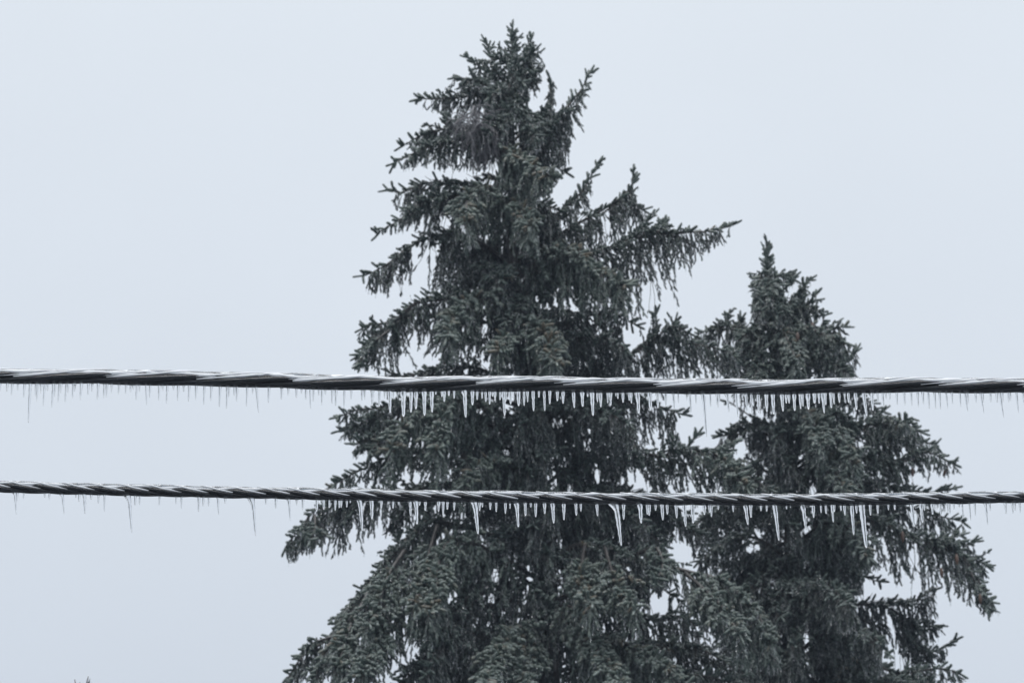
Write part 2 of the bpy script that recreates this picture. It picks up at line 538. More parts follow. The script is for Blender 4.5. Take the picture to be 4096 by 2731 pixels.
            s.nsh += na + 1
        # hanging curtains
        hx = hang if isinstance(hang, (list, tuple)) else [(0, hang), (1, hang * .45)]
        if max(q[1] for q in hx) > 0:
            hf = np.array([q[0] for q in hx]); hl = np.array([q[1] for q in hx])
            npn = int(Ltot * (1 - t0 * .7) / .0080 * hd)
            f = t0 * .7 + (1 - t0 * .7) * (np.arange(npn) + rng.uniform(0, 1, npn)) / max(npn, 1)
            p, t, h = at(f)
            off = rng.uniform(-1, 1, npn) * (lat * hlat * (1 - f) + .02)
            p = p + h * off[:, None] + np.array([0, 0, -1.0]) * (np.abs(off) * .45)[:, None] + t * rng.normal(0, .02, (npn, 1))
            d = unit(np.array([0, 0, -1.0]) + t * .22 + rng.normal(0, .13, (npn, 3)))
            L = np.interp(f, hf, hl) * UPX / math.cos(PITCH) * rng.uniform(.35, 1.1, npn)
            k = L > .05
            p, d, L = p[k], d[k], L[k]
            s.branchlets(wood, fol, p, d, L, np.full(len(p), 3.0), np.full(len(p), .0064 * r), np.full(len(p), .042 * r), .019,
                         np.clip(np.full(len(p), tint - .30) + rng.normal(0, .12, len(p)), 0, 1), prune, wr=.0026, bare=.08, amin=.15, amax=.62, ndl=9)
        if into: return None
        return s.finish(wood, fol, name)
    def finish(s, wood, fol, name):
        lo = wood.build(name, M_BARK, s.root)
        fo = fol.build('foliage', s.needle, lo)
        me = fo.data; me.materials.append(M_ICICLE)            # polygons of the drops carry the ice
        nl_ = len(me.loops); lv = np.empty(nl_, np.int32); me.loops.foreach_get('vertex_index', lv)
        ls = np.empty(len(me.polygons), np.int32); me.polygons.foreach_get('loop_start', ls)
        tv = np.empty(len(me.vertices), np.float32); me.attributes['tint'].data.foreach_get('value', tv)
        me.polygons.foreach_set('material_index', (tv[lv[ls]] > 5).astype(np.int32))
        return lo

MAIN = Tree('spruce_tree', YT, [(2050, 90), (2048, 400), (2045, 800), (2062, 1200), (2130, 1700), (2168, 2140), (2190, 2760)],
            'tall dark ice-glazed spruce behind both cables, the larger of the two trees', M_NEEDLE)
SIDE = Tree('spruce_tree', YT + 1.1, [(3069, 965), (3074, 1150), (3090, 1400), (3140, 1800), (3163, 2135), (3170, 2760)],
            'smaller ice-glazed spruce standing to the right of the tall one', M_NEEDLE2)
HOLES = [(2800, 1668, 105, 60), (2750, 1715, 50, 42), (2850, 1730, 60, 45), (1700, 465, 55, 20), (2182, 330, 18, 42), (2270, 760, 38, 55), (2228, 825, 22, 36), (1975, 640, 16, 40), (1830, 700, 60, 16), (1730, 1005, 40, 20), (1610, 1150, 50, 18), (2300, 620, 24, 60), (1690, 702, 150, 26), (1912, 715, 48, 34), (1560, 968, 80, 20), (1645, 935, 36, 18), (1778, 905, 18, 36), (1850, 912, 14, 30), (1590, 1210, 95, 26), (3120, 1128, 14, 22), (3156, 1188, 16, 30), (3292, 1285, 26, 20), (3242, 1217, 22, 9), (2975, 1180, 38, 90), (1440, 1510, 60, 30), (2330, 880, 22, 26), (2430, 905, 14, 30), (2600, 1180, 30, 60), (2810, 1720, 95, 70), (2850, 1650, 110, 60), (2715, 2205, 45, 42), (2635, 2420, 40, 50), (2705, 2400, 20, 40), (3035, 2150, 40, 25), (3130, 2150, 20, 40),
         (3225, 2125, 25, 35), (3205, 1850, 18, 35), (2965, 1790, 20, 45), (1965, 690, 25, 60), (2520, 1340, 30, 50), (2555, 1400, 22, 40),
         (1665, 1000, 25, 20), (1690, 1080, 25, 60), (2255, 900, 20, 30), (2240, 1690, 45, 16), (2200, 1960, 14, 45), (2560, 1960, 40, 40), (2120, 2330, 20, 40),
         (2250, 2390, 30, 25), (3450, 2398, 36, 24), (3515, 2342, 66, 62), (3640, 2358, 42, 30), (3548, 2635, 22, 62), (3588, 2650, 30, 46), (3655, 2232, 24, 34), (1440, 1960, 22, 26), (3660, 2040, 35, 40),
         (1530, 1835, 30, 20), (1920, 1645, 22, 18), (2010, 1725, 18, 16), (2025, 1805, 18, 22), (1968, 1700, 14, 16), (2192, 1655, 20, 14), (2215, 1930, 14, 22), (2280, 1950, 12, 22), (2390, 1895, 12, 20), (1935, 1465, 22, 16), (1850, 1310, 14, 20), (1935, 1300, 16, 40), (2188, 1232, 14, 14), (2270, 1670, 30, 14), (1980, 2300, 18, 30), (1965, 2400, 14, 40), (2240, 2330, 18, 30), (1935, 2180, 24, 14), (2015, 2440, 14, 14), (1635, 2585, 14, 12), (2510, 2290, 16, 24), (2790, 2560, 20, 14), (2560, 2420, 14, 26), (3010, 2190, 30, 16), (3250, 1960, 16, 26), (3060, 1880, 14, 20), (3090, 2330, 12, 26), (3040, 2360, 14, 14), (3130, 2560, 14, 36), (3440, 1770, 22, 26), (3620, 1830, 14, 30), (3660, 1910, 26, 16), (2370, 1640, 12, 18), (2520, 1930, 16, 14), (3225, 2560, 18, 50)]
MAIN.holes = HOLES; SIDE.holes = HOLES

b = MAIN.bough
# --- top of the tall spruce
b([(2049, 330), (2050, 205), (2050, 112)], hang=0, t0=.15, lat=.14, wr=.008, drp=.5, axis=.1, up=.1, dens=.9)
b([(2050, 360), (1990, 300), (1945, 175)], d1=-.1, hang=30, lat=.10, wr=.006, drp=.5, axis=.3)
b([(2050, 380), (1960, 300), (1870, 232)], d1=.05, hang=50, lat=.10, wr=.006, drp=1, axis=.3)
b([(2050, 330), (2090, 260), (2125, 160)], d1=-.05, hang=60, lat=.10, wr=.006, drp=1, axis=.2)
b([(2050, 350), (2100, 280), (2143, 200)], d1=-.2, hang=80, lat=.12, wr=.006, drp=2, axis=.2)
b([(2050, 400), (2110, 320), (2155, 275)], d1=.05, hang=110, lat=.12, wr=.006, drp=2, axis=.3)
b([(2050, 420), (1940, 340), (1830, 312)], d1=-.15, hang=90, lat=.16, wr=.008, drp=1.5)
b([(2050, 450), (1950, 385), (1790, 395), (1672, 398)], d1=-.05, hang=[(0, 120), (.5, 80), (1, 15)], lat=.14, wr=.009, drp=1.2)
b([(2050, 360), (2040, 330), (2030, 420), (2010, 500)], d1=-.35, hang=150, lat=.16, wr=.008, drp=3, tint=.55)
b([(2050, 450), (2090, 420), (2130, 500), (2140, 560)], d1=-.35, hang=140, lat=.16, wr=.008, drp=3)
b([(2050, 520), (1990, 470), (1950, 520)], d1=-.4, hang=150, lat=.18, wr=.008, drp=3, tint=.35)
b([(2060, 640), (2130, 510), (2190, 420), (2203, 320)], d1=.1, hang=[(0, 130), (.5, 130), (1, 20)], lat=.10, wr=.009, drp=2, axis=.55, tl=.55)
b([(2062, 660), (2180, 550), (2280, 420), (2330, 350), (2360, 292)], d1=.0, hang=[(0, 160), (.3, 180), (.55, 180), (.8, 50), (1, 10)], lat=.12, wr=.010, drp=2, axis=.4, tl=.55)
b([(2060, 560), (2130, 480), (2210, 480), (2260, 560)], d1=.35, hang=150, lat=.2, wr=.008, drp=3, tint=.3)
# --- left pair near the twig tangle
b([(2055, 600), (1900, 520), (1780, 515), (1680, 540), (1610, 585)], d1=-.1, hang=[(0, 150), (.4, 130), (.75, 60), (1, 10)], lat=.18, wr=.011)
b([(2058, 640), (1920, 555), (1800, 565), (1680, 600), (1578, 652)], d1=-.3, hang=[(0, 150), (.45, 170), (.6, 120), (.75, 60), (1, 10)], lat=.18, wr=.011, tint=.5)
b([(1850, 545), (1800, 490), (1780, 468)], d0=-.1, d1=-.1, hang=20, lat=.06, wr=.005, drp=1, t0=.3)
b([(2062, 690), (2000, 600), (2050, 600), (2130, 665), (2205, 700)], d1=-.7, hang=[(0, 150), (.3, 190), (.7, 140), (1, 60)], lat=.20, wr=.011, tint=.72, r=1.2, drp=5)
b([(2062, 760), (2140, 640), (2240, 680), (2265, 690)], d1=.3, hang=130, lat=.2, wr=.009, tint=.3)
# --- right ascending pair
b([(2062, 980), (2180, 890), (2300, 800), (2350, 730), (2392, 652)], d1=.1, hang=[(0, 130), (.5, 150), (.75, 40), (1, 10)], lat=.13, wr=.012, axis=.5, tl=.55)
b([(2065, 1040), (2250, 930), (2390, 850), (2470, 800), (2525, 745), (2532, 692)], d1=-.1, hang=[(0, 150), (.4, 180), (.7, 170), (.85, 60), (1, 10)], lat=.14, wr=.013, axis=.5, tl=.55)
b([(2400, 860), (2500, 800), (2570, 840)], d0=.1, d1=.2, hang=[(0, 150), (1, 60)], lat=.1, wr=.006)
b([(2070, 1090), (2290, 1040), (2470, 980), (2580, 925), (2720, 925), (2840, 918), (2930, 900)], d1=-.15,
  hang=[(0, 150), (.35, 170), (.5, 260), (.58, 340), (.65, 230), (.78, 110), (1, 20)], lat=.17, wr=.016, axis=.45)
b([(2480, 980), (2560, 920), (2612, 862)], d0=-.05, d1=-.05, hang=30, lat=.06, wr=.005, drp=1)
b([(2560, 950), (2620, 930), (2660, 886)], d0=-.05, d1=.1, hang=90, lat=.06, wr=.005, drp=1)
# --- left boughs about y 750..1250
b([(2060, 850), (1960, 770), (1800, 735), (1690, 740), (1600, 778), (1552, 760)], d1=-.1, hang=[(0, 190), (.35, 170), (.65, 190), (.85, 60), (1, 10)], lat=.18, wr=.013)
b([(2060, 880), (1850, 790), (1700, 800), (1610, 875), (1512, 935)], d1=-.3, hang=[(0, 180), (.3, 170), (.55, 150), (.75, 40), (1, 8)], lat=.14, wr=.011)
b([(2058, 860), (1940, 750), (1870, 790), (1860, 890)], d1=-.75, hang=[(0, 130), (.5, 170), (1, 110)], lat=.22, wr=.011, tint=.6, r=1.15, drp=5)
b([(2058, 880), (2040, 800), (2090, 840), (2120, 910)], d1=-.75, hang=[(0, 130), (.5, 170), (1, 110)], lat=.2, wr=.011, tint=.62, r=1.2, drp=5)
b([(2065, 1080), (1940, 985), (1830, 940), (1730, 948), (1640, 985), (1540, 1060), (1452, 1103)], d1=-.1,
  hang=[(0, 140), (.25, 200), (.48, 200), (.6, 60), (.72, 170), (.85, 100), (1, 10)], lat=.16, wr=.015)
b([(2065, 1120), (1960, 990), (1850, 960), (1770, 1010)], d1=.35, hang=[(0, 160), (1, 170)], lat=.22, wr=.012, tint=.35)
b([(2070, 1150), (2180, 1070), (2290, 1030), (2420, 1090), (2510, 1140)], d1=-.7, hang=[(0, 160), (.4, 230), (.7, 200), (1, 110)], lat=.24, wr=.013, tint=.62, r=1.15, drp=4.5)
b([(2070, 1120), (2200, 1010), (2310, 1010), (2345, 1060)], d1=-.5, hang=150, lat=.2, wr=.011, tint=.6, r=1.1)
b([(2075, 1250), (1900, 1195), (1790, 1195), (1660, 1215), (1570, 1290), (1490, 1340), (1436, 1420)], d1=-.25,
  hang=[(0, 120), (.3, 120), (.55, 170), (.75, 190), (1, 50)], lat=.20, wr=.016, tint=.5)
b([(1560, 1290), (1480, 1300), (1455, 1310)], d0=-.2, d1=-.2, hang=70, lat=.08, wr=.006)
b([(1560, 1320), (1470, 1390), (1440, 1455)], d0=-.3, d1=-.35, hang=40, lat=.09, wr=.006)
b([(2075, 1280), (1960, 1190), (1880, 1200), (1800, 1280), (1790, 1350)], d1=-.8, hang=[(0, 130), (.5, 180), (1, 90)], lat=.22, wr=.012, tint=.55, r=1.2, drp=5)
b([(2080, 1260), (2110, 1180), (2060, 1230), (2020, 1290)], d1=-.5, hang=[(0, 120), (1, 110)], lat=.2, wr=.01, tint=.35)
b([(2080, 1400), (2100, 1290), (2150, 1290), (2200, 1380), (2225, 1450)], d1=-.95, hang=[(0, 140), (.5, 180), (1, 90)], lat=.24, wr=.012, tint=.72, r=1.2, drp=5)
b([(2080, 1420), (2020, 1350), (2000, 1400)], d1=-.8, hang=[(0, 120), (1, 110)], lat=.2, wr=.01, tint=.55, r=1.1)
b([(2080, 1400), (2260, 1290), (2420, 1260), (2545, 1300)], d1=.2, hang=[(0, 180), (.6, 230), (1, 130)], lat=.26, wr=.014, tint=.35)
b([(2080, 1450), (2230, 1370), (2390, 1350), (2500, 1400)], d1=-.3, hang=[(0, 160), (1, 130)], lat=.24, wr=.013, tint=.36)
# --- right bough reaching to the smaller spruce
b([(2100, 1640), (2300, 1520), (2480, 1450), (2590, 1375), (2680, 1365), (2800, 1385), (2890, 1400), (2935, 1425)], d1=.1,
  hang=[(0, 60), (.4, 120), (.6, 190), (.8, 170), (1, 60)], lat=.17, wr=.016, axis=.5)
b([(2560, 1400), (2610, 1330), (2624, 1255)], d0=.05, d1=.05, hang=[(0, 60), (1, 0)], lat=.06, wr=.006, drp=1)
b([(2590, 1380), (2680, 1310), (2755, 1330)], d0=.05, d1=-.1, hang=110, lat=.1, wr=.006, drp=2)
b([(2640, 1370), (2690, 1320), (2700, 1290)], d0=.05, d1=0, hang=30, lat=.05, wr=.005, drp=1)
# --- behind and below the upper cable
b([(2090, 1560), (1900, 1470), (1750, 1480), (1620, 1500), (1560, 1490)], d1=-.1, hang=[(0, 120), (1, 60)], lat=.2, wr=.015, tint=.3)
b([(2125, 1640), (1900, 1570), (1700, 1580), (1520, 1630), (1420, 1640), (1350, 1668)], d1=-.25, hang=[(0, 150), (.4, 170), (.7, 150), (.9, 60), (1, 10)], lat=.2, wr=.016, tint=.5)
b([(1600, 1620), (1480, 1680), (1365, 1722)], d0=-.15, d1=-.2, hang=[(0, 120), (1, 20)], lat=.14, wr=.008, tint=.5)
b([(1600, 1640), (1500, 1730), (1420, 1775)], d0=-.15, d1=-.3, hang=[(0, 110), (1, 30)], lat=.14, wr=.008, tint=.5)
b([(1600, 1660), (1530, 1760), (1480, 1810)], d0=-.15, d1=-.35, hang=[(0, 90), (1, 30)], lat=.14, wr=.008, tint=.5)
b([(2125, 1690), (1820, 1600), (1680, 1640), (1600, 1720), (1560, 1800)], d1=-.85, hang=[(0, 140), (.5, 210), (1, 150)], lat=.24, wr=.013, tint=.58, r=1.15, drp=5)
b([(2125, 1720), (1900, 1600), (1790, 1620), (1760, 1720), (1750, 1800)], d1=-.95, hang=[(0, 140), (.5, 210), (1, 150)], lat=.24, wr=.013, tint=.52, r=1.15, drp=5)
b([(2125, 1780), (1950, 1700), (1880, 1760), (1860, 1850)], d1=-.6, hang=[(0, 150), (1, 160)], lat=.24, wr=.012, tint=.35)
b([(2130, 1860), (1900, 1800), (1700, 1810), (1560, 1825), (1470, 1865), (1390, 1905), (1325, 1945)], d1=-.2, hang=[(0, 120), (.4, 150), (.55, 60), (.75, 110), (1, 40)], lat=.15, wr=.016, tint=.55)
b([(2140, 1940), (1980, 1850), (1880, 1890), (1850, 1940)], d1=-.8, hang=[(0, 130), (1, 100)], lat=.2, wr=.012, tint=.5, r=1.1)
b([(2140, 1900), (2010, 1780), (1960, 1830), (1970, 1930)], d1=-.5, hang=140, lat=.22, wr=.012, tint=.3)
b([(2150, 2010), (1900, 1930), (1650, 1960), (1450, 1985), (1330, 2010), (1250, 2055), (1205, 2120), (1145, 2185)], d1=-.25,
  hang=[(0, 130), (.4, 120), (.55, 130), (.72, 200), (.85, 130), (.93, 90), (1, 30)], lat=.17, wr=.017, tint=.5)
b([(1260, 2060), (1260, 2110), (1240, 2160)], d0=-.25, d1=-.45, hang=70, lat=.12, wr=.006, tint=.55)
b([(1450, 1985), (1380, 2030), (1365, 2080)], d0=-.1, d1=-.1, hang=[(0, 90), (1, 130)], lat=.03, wr=.006, tint=.4)
b([(2150, 2030), (1800, 1990), (1650, 2020), (1565, 2085)], d1=-.1, hang=[(0, 120), (1, 60)], lat=.18, wr=.012, tint=.4)
# right of the trunk, under the upper cable
b([(2120, 1720), (2300, 1620), (2480, 1600), (2620, 1620), (2730, 1655)], d1=.0, hang=[(0, 130), (.5, 200), (.85, 170), (1, 20)], lat=.2, wr=.015, tint=.3)
b([(2120, 1760), (2250, 1640), (2400, 1640), (2520, 1700)], d1=-.5, hang=[(0, 150), (1, 130)], lat=.24, wr=.013, tint=.35)
b([(2140, 1860), (2300, 1760), (2450, 1740), (2560, 1800), (2640, 1822), (2700, 1800), (2800, 1805), (2900, 1830), (3000, 1900), (3075, 1955)], d1=-.35,
  hang=[(0, 150), (.3, 170), (.5, 60), (.62, 200), (.8, 160), (1, 60)], lat=.20, wr=.018, tint=.5, axis=.55)
b([(2690, 1800), (2750, 1790), (2787, 1742)], d0=-.2, d1=-.2, hang=10, lat=.05, wr=.005, drp=.5, t0=.4)
b([(2650, 1810), (2690, 1790), (2702, 1768)], d0=-.2, d1=-.3, hang=30, lat=.06, wr=.005, drp=.5)
b([(2800, 1810), (2890, 1800), (2940, 1765)], d0=-.2, d1=-.1, hang=30, lat=.06, wr=.005, drp=.5)
b([(2760, 1800), (2850, 1810), (2930, 1880), (2990, 1950)], d0=-.2, d1=-.7, hang=[(0, 100), (1, 60)], lat=.2, wr=.009, tint=.62, r=1.1)
b([(2150, 1960), (2330, 1840), (2500, 1850), (2640, 1880)], d1=.3, hang=[(0, 190), (1, 200)], lat=.26, wr=.014, tint=.34)
b([(2150, 2060), (2350, 1960), (2500, 1990), (2640, 2060)], d1=.35, hang=[(0, 190), (1, 170)], lat=.26, wr=.014, tint=.34)
b([(2150, 2080), (2300, 2010), (2450, 2030), (2580, 2100)], d1=-.3, hang=[(0, 120), (1, 120)], lat=.2, wr=.012, tint=.3)
# --- the big lower boughs
b([(2175, 2290), (1980, 2150), (1800, 2095), (1710, 2085), (1640, 2150), (1550, 2240), (1470, 2340), (1390, 2440), (1330, 2545), (1220, 2620), (1150, 2722)], d1=-.5,
  hang=[(0, 140), (.3, 220), (.5, 230), (.8, 160), (1, 50)], lat=.26, wr=.021, tint=.52, axis=.3)
b([(1660, 2170), (1600, 2180), (1592, 2140)], d0=-.1, d1=-.1, hang=20, lat=.06, wr=.006, drp=.5, up=.6)
b([(1750, 2100), (1720, 2200), (1690, 2320), (1660, 2440)], d0=-.5, d1=-1.1, hang=[(0, 140), (1, 120)], lat=.26, wr=.012, tint=.62, r=1.15, drp=5)
b([(2175, 2330), (1900, 2170), (1790, 2170), (1750, 2270), (1740, 2380), (1720, 2460)], d1=-1.2, hang=[(0, 140), (.5, 200), (1, 130)], lat=.26, wr=.014, tint=.6, r=1.15, drp=5)
b([(1620, 2200), (1560, 2290), (1520, 2400), (1480, 2500)], d0=-.6, d1=-1.1, hang=[(0, 140), (1, 130)], lat=.26, wr=.012, tint=.55, r=1.1, drp=5)
b([(1480, 2360), (1420, 2470), (1380, 2560), (1350, 2680)], d0=-.5, d1=-.9, hang=[(0, 120), (1, 130)], lat=.24, wr=.012, tint=.52, r=1.1, drp=5)
b([(1600, 2350), (1560, 2450), (1500, 2560), (1440, 2700)], d0=-.6, d1=-1.3, hang=[(0, 150), (1, 130)], lat=.28, wr=.012, tint=.5, r=1.1, drp=5)
b([(1330, 2560), (1290, 2620), (1260, 2720)], d0=-.5, d1=-.6, hang=70, lat=.14, wr=.008, tint=.5)
b([(1330, 2545), (1250, 2570), (1215, 2600)], d0=-.45, d1=-.45, hang=40, lat=.08, wr=.006, tint=.5)
b([(2180, 2480), (1950, 2360), (1830, 2420), (1760, 2540), (1700, 2700)], d1=-1.1, hang=[(0, 160), (1, 150)], lat=.28, wr=.015, tint=.38)
b([(2180, 2620), (1950, 2530), (1800, 2560), (1680, 2640), (1560, 2760)], d1=-1.0, hang=[(0, 160), (1, 150)], lat=.28, wr=.015, tint=.4)
b([(2180, 2380), (2000, 2250), (1900, 2250), (1850, 2330)], d1=-.5, hang=[(0, 170), (1, 170)], lat=.26, wr=.013, tint=.36)
# centre arch with its clumps
b([(2185, 2330), (2260, 2210), (2340, 2175), (2440, 2195), (2520, 2215), (2590, 2190), (2650, 2210)], d1=-.6, t0=.35,
  hang=[(0, 40), (.4, 110), (.7, 170), (1, 90)], lat=.2, wr=.022, tint=.4)
b([(2340, 2180), (2330, 2240), (2320, 2330), (2370, 2420)], d0=-.4, d1=-1.1, hang=[(0, 100), (1, 100)], lat=.24, wr=.011, tint=.62, r=1.15, drp=5)
b([(2420, 2190), (2440, 2260), (2470, 2340), (2540, 2440)], d0=-.5, d1=-1.1, hang=[(0, 100), (1, 110)], lat=.24, wr=.011, tint=.58, r=1.1, drp=5)
b([(2560, 2210), (2620, 2190), (2650, 2250), (2620, 2330)], d0=-.5, d1=-.9, hang=[(0, 100), (1, 90)], lat=.16, wr=.010, tint=.5, r=1.05, drp=5)
b([(2640, 2230), (2680, 2265), (2770, 2290), (2880, 2320), (2960, 2380), (3030, 2460), (3085, 2575)], d0=-.5, d1=-.9,
  hang=[(0, 60), (.2, 150), (.6, 210), (1, 90)], lat=.24, wr=.014, tint=.56, r=1.1)
b([(2740, 2290), (2820, 2360), (2900, 2440), (2960, 2540)], d0=-.6, d1=-1.2, hang=[(0, 130), (1, 110)], lat=.24, wr=.010, tint=.55, r=1.1, drp=5)
b([(2185, 2560), (2210, 2440), (2290, 2430), (2350, 2530), (2420, 2640), (2500, 2740)], d1=-1.3, hang=[(0, 130), (.5, 180), (1, 100)], lat=.26, wr=.014, tint=.58, r=1.15, drp=5)
b([(2185, 2580), (2130, 2490), (2030, 2550), (1970, 2640), (1940, 2740)], d1=-1.3, hang=[(0, 130), (.5, 170), (1, 120)], lat=.26, wr=.014, tint=.56, r=1.15, drp=5)
b([(2185, 2620), (2130, 2560), (2090, 2640), (2100, 2760)], d1=-1.2, hang=[(0, 130), (1, 120)], lat=.24, wr=.012, tint=.45, r=1.1)
b([(2190, 2640), (2380, 2540), (2540, 2590), (2650, 2650), (2740, 2740)], d1=-1.1, hang=[(0, 140), (1, 110)], lat=.24, wr=.014, tint=.5, r=1.1, drp=4.5)
b([(2190, 2560), (2400, 2440), (2600, 2470), (2740, 2460), (2800, 2540)], d1=.1, t0=.3, hang=[(0, 120), (1, 190)], lat=.24, wr=.016, tint=.35)
b([(2190, 2700), (2500, 2600), (2760, 2580), (2930, 2650)], d1=-.3, hang=[(0, 180), (1, 160)], lat=.28, wr=.016, tint=.35)
b([(2190, 2860), (2500, 2750), (2760, 2700), (2960, 2740)], d1=-.5, hang=[(0, 180), (1, 160)], lat=.28, wr=.016, tint=.3)
b([(2190, 2860), (1950, 2700), (1800, 2700), (1600, 2800)], d1=-.6, hang=[(0, 180), (1, 160)], lat=.28, wr=.016, tint=.3)

# --- the smaller spruce
b = SIDE.bough
b([(3072, 1120), (3070, 1055), (3069, 976)], hang=0, t0=.2, lat=.11, wr=.007, drp=-.6, axis=.05, up=.5, dens=.9, r=.95)
b([(3072, 1130), (3045, 1110), (3030, 1160), (3032, 1210)], d1=-.1, hang=[(0, 70), (1, 90)], lat=.04, wr=.007, drp=4)
b([(3075, 1160), (3060, 1130), (3055, 1180), (3050, 1240)], d1=-.4, hang=[(0, 90), (1, 70)], lat=.1, wr=.007, drp=4)
b([(3075, 1180), (3090, 1150), (3110, 1200), (3110, 1260)], d1=-.4, hang=[(0, 90), (1, 70)], lat=.1, wr=.007, drp=4)
b([(3075, 1130), (3120, 1105), (3150, 1102), (3172, 1115)], d1=0, hang=[(0, 60), (1, 10)], lat=.05, wr=.006, drp=1, axis=.6)
b([(3078, 1230), (3110, 1180), (3150, 1150), (3172, 1112)], d1=-.1, hang=[(0, 60), (1, 10)], lat=.05, wr=.006, drp=1, axis=.6)
b([(3080, 1300), (3140, 1230), (3190, 1180), (3235, 1122)], d1=0, hang=[(0, 110), (.6, 90), (1, 10)], lat=.12, wr=.008, drp=2)
b([(3082, 1310), (3160, 1250), (3220, 1220), (3262, 1180)], d1=-.2, hang=[(0, 110), (1, 30)], lat=.14, wr=.008, drp=2)
b([(3085, 1330), (3180, 1240), (3240, 1230), (3288, 1255), (3290, 1300)], d1=-.1, hang=[(0, 110), (1, 30)], lat=.12, wr=.008)
b([(3085, 1380), (3180, 1300), (3300, 1320), (3378, 1308)], d1=.0, hang=[(0, 140), (.5, 130), (1, 20)], lat=.16, wr=.009)
b([(3090, 1400), (3160, 1300), (3230, 1310), (3310, 1340), (3385, 1372)], d1=-.4, hang=[(0, 130), (1, 70)], lat=.18, wr=.010, tint=.6, r=1.1)
b([(3090, 1420), (3120, 1320), (3160, 1380), (3180, 1440)], d1=-.6, hang=[(0, 120), (1, 90)], lat=.2, wr=.010, tint=.6, r=1.1)
b([(3092, 1480), (3200, 1400), (3320, 1400), (3390, 1450), (3425, 1402)], d1=.1, hang=[(0, 140), (.6, 130), (1, 20)], lat=.18, wr=.010)
b([(3092, 1500), (3200, 1400), (3300, 1430), (3400, 1500)], d1=-.4, hang=[(0, 140), (1, 60)], lat=.2, wr=.010, tint=.58)
b([(3090, 1360), (3060, 1290), (3010, 1320), (2960, 1350)], d1=-.3, hang=[(0, 110), (1, 70)], lat=.14, wr=.009)
b([(3090, 1400), (3000, 1330), (2910, 1305), (2830, 1325), (2780, 1350)], d1=0, hang=[(0, 120), (.7, 110), (1, 50)], lat=.14, wr=.010)
b([(2960, 1330), (2960, 1300), (2962, 1280)], d0=0, d1=0, hang=0, lat=.08, wr=.005, drp=.5)
b([(2880, 1315), (2905, 1290), (2912, 1270)], d0=0, d1=0, hang=0, lat=.08, wr=.005, drp=.5)
b([(3095, 1480), (3000, 1390), (2930, 1420), (2900, 1470)], d1=-.4, hang=[(0, 120), (1, 70)], lat=.18, wr=.010, tint=.62, r=1.05)
b([(3095, 1500), (3040, 1400), (3030, 1460), (3020, 1520)], d1=-.5, hang=[(0, 120), (1, 90)], lat=.2, wr=.010, tint=.5)
b([(3110, 1640), (3230, 1540), (3360, 1560), (3470, 1600), (3530, 1645)], d1=.0, hang=[(0, 160), (1, 60)], lat=.2, wr=.012)
b([(3120, 1720), (3300, 1640), (3430, 1700), (3530, 1690), (3620, 1690), (3680, 1725)], d1=-.1, hang=[(0, 160), (.6, 170), (1, 60)], lat=.2, wr=.013, tint=.55, r=1.05)
b([(3540, 1700), (3590, 1690), (3620, 1680)], d0=-.1, d1=-.4, hang=60, lat=.16, wr=.008, tint=.62, r=1.1)
b([(3120, 1740), (3210, 1640), (3260, 1700), (3280, 1790)], d1=-.7, hang=[(0, 150), (1, 120)], lat=.24, wr=.012, tint=.55, r=1.1)
b([(3120, 1780), (3300, 1700), (3380, 1760), (3420, 1860)], d1=-.6, hang=[(0, 150), (1, 120)], lat=.24, wr=.012, tint=.55, r=1.1)
b([(3130, 1840), (3350, 1760), (3520, 1740), (3640, 1760), (3745, 1785)], d1=.1, hang=[(0, 170), (.6, 160), (1, 30)], lat=.2, wr=.013)
b([(3135, 1900), (3400, 1830), (3580, 1850), (3700, 1810), (3808, 1852)], d1=-.1, hang=[(0, 170), (.6, 150), (1, 30)], lat=.2, wr=.013)
b([(3135, 1900), (3250, 1820), (3340, 1880), (3380, 1960)], d1=-.7, hang=[(0, 150), (1, 110)], lat=.24, wr=.012, tint=.58, r=1.1)
b([(3150, 2040), (3400, 1930), (3600, 1950), (3720, 1965), (3812, 1952)], d1=.0, hang=[(0, 170), (.7, 130), (1, 20)], lat=.22, wr=.014)
b([(3150, 2060), (3400, 2000), (3600, 2020), (3750, 2060), (3852, 2088)], d1=.1, hang=[(0, 160), (.7, 120), (1, 20)], lat=.18, wr=.014)
b([(3160, 2180), (3350, 2090), (3500, 2080), (3620, 2140), (3740, 2170), (3830, 2200), (3900, 2290), (3965, 2405)], d1=-.3, hang=[(0, 170), (.5, 230), (.8, 150), (1, 40)], lat=.22, wr=.016, tint=.5)
b([(3700, 2160), (3790, 2150), (3840, 2140)], d0=-.2, d1=-.2, hang=50, lat=.08, wr=.006)
b([(3740, 2170), (3850, 2180), (3892, 2165)], d0=-.2, d1=-.2, hang=60, lat=.08, wr=.006)
b([(3820, 2200), (3900, 2240), (3945, 2262)], d0=-.2, d1=-.1, hang=90, lat=.10, wr=.006)
b([(3880, 2280), (3920, 2370), (3952, 2445)], d0=-.3, d1=-.35, hang=30, lat=.06, wr=.005)
b([(3160, 2200), (3300, 2090), (3420, 2130), (3470, 2230)], d1=-.6, hang=[(0, 150), (1, 130)], lat=.24, wr=.012, tint=.55, r=1.1)
b([(3160, 2190), (3280, 2150), (3400, 2200), (3440, 2290)], d1=.4, hang=[(0, 170), (1, 160)], lat=.26, wr=.013, tint=.35)
b([(3165, 2500), (3350, 2430), (3470, 2415), (3560, 2420), (3660, 2400), (3730, 2360)], d1=.2, t0=.45, hang=[(0, 60), (.45, 200), (.7, 280), (.9, 150), (1, 20)], lat=.22, wr=.016, tint=.34)
b([(3560, 2430), (3660, 2500), (3752, 2500)], d0=.2, d1=.2, hang=[(0, 160), (1, 20)], lat=.12, wr=.008, tint=.3)
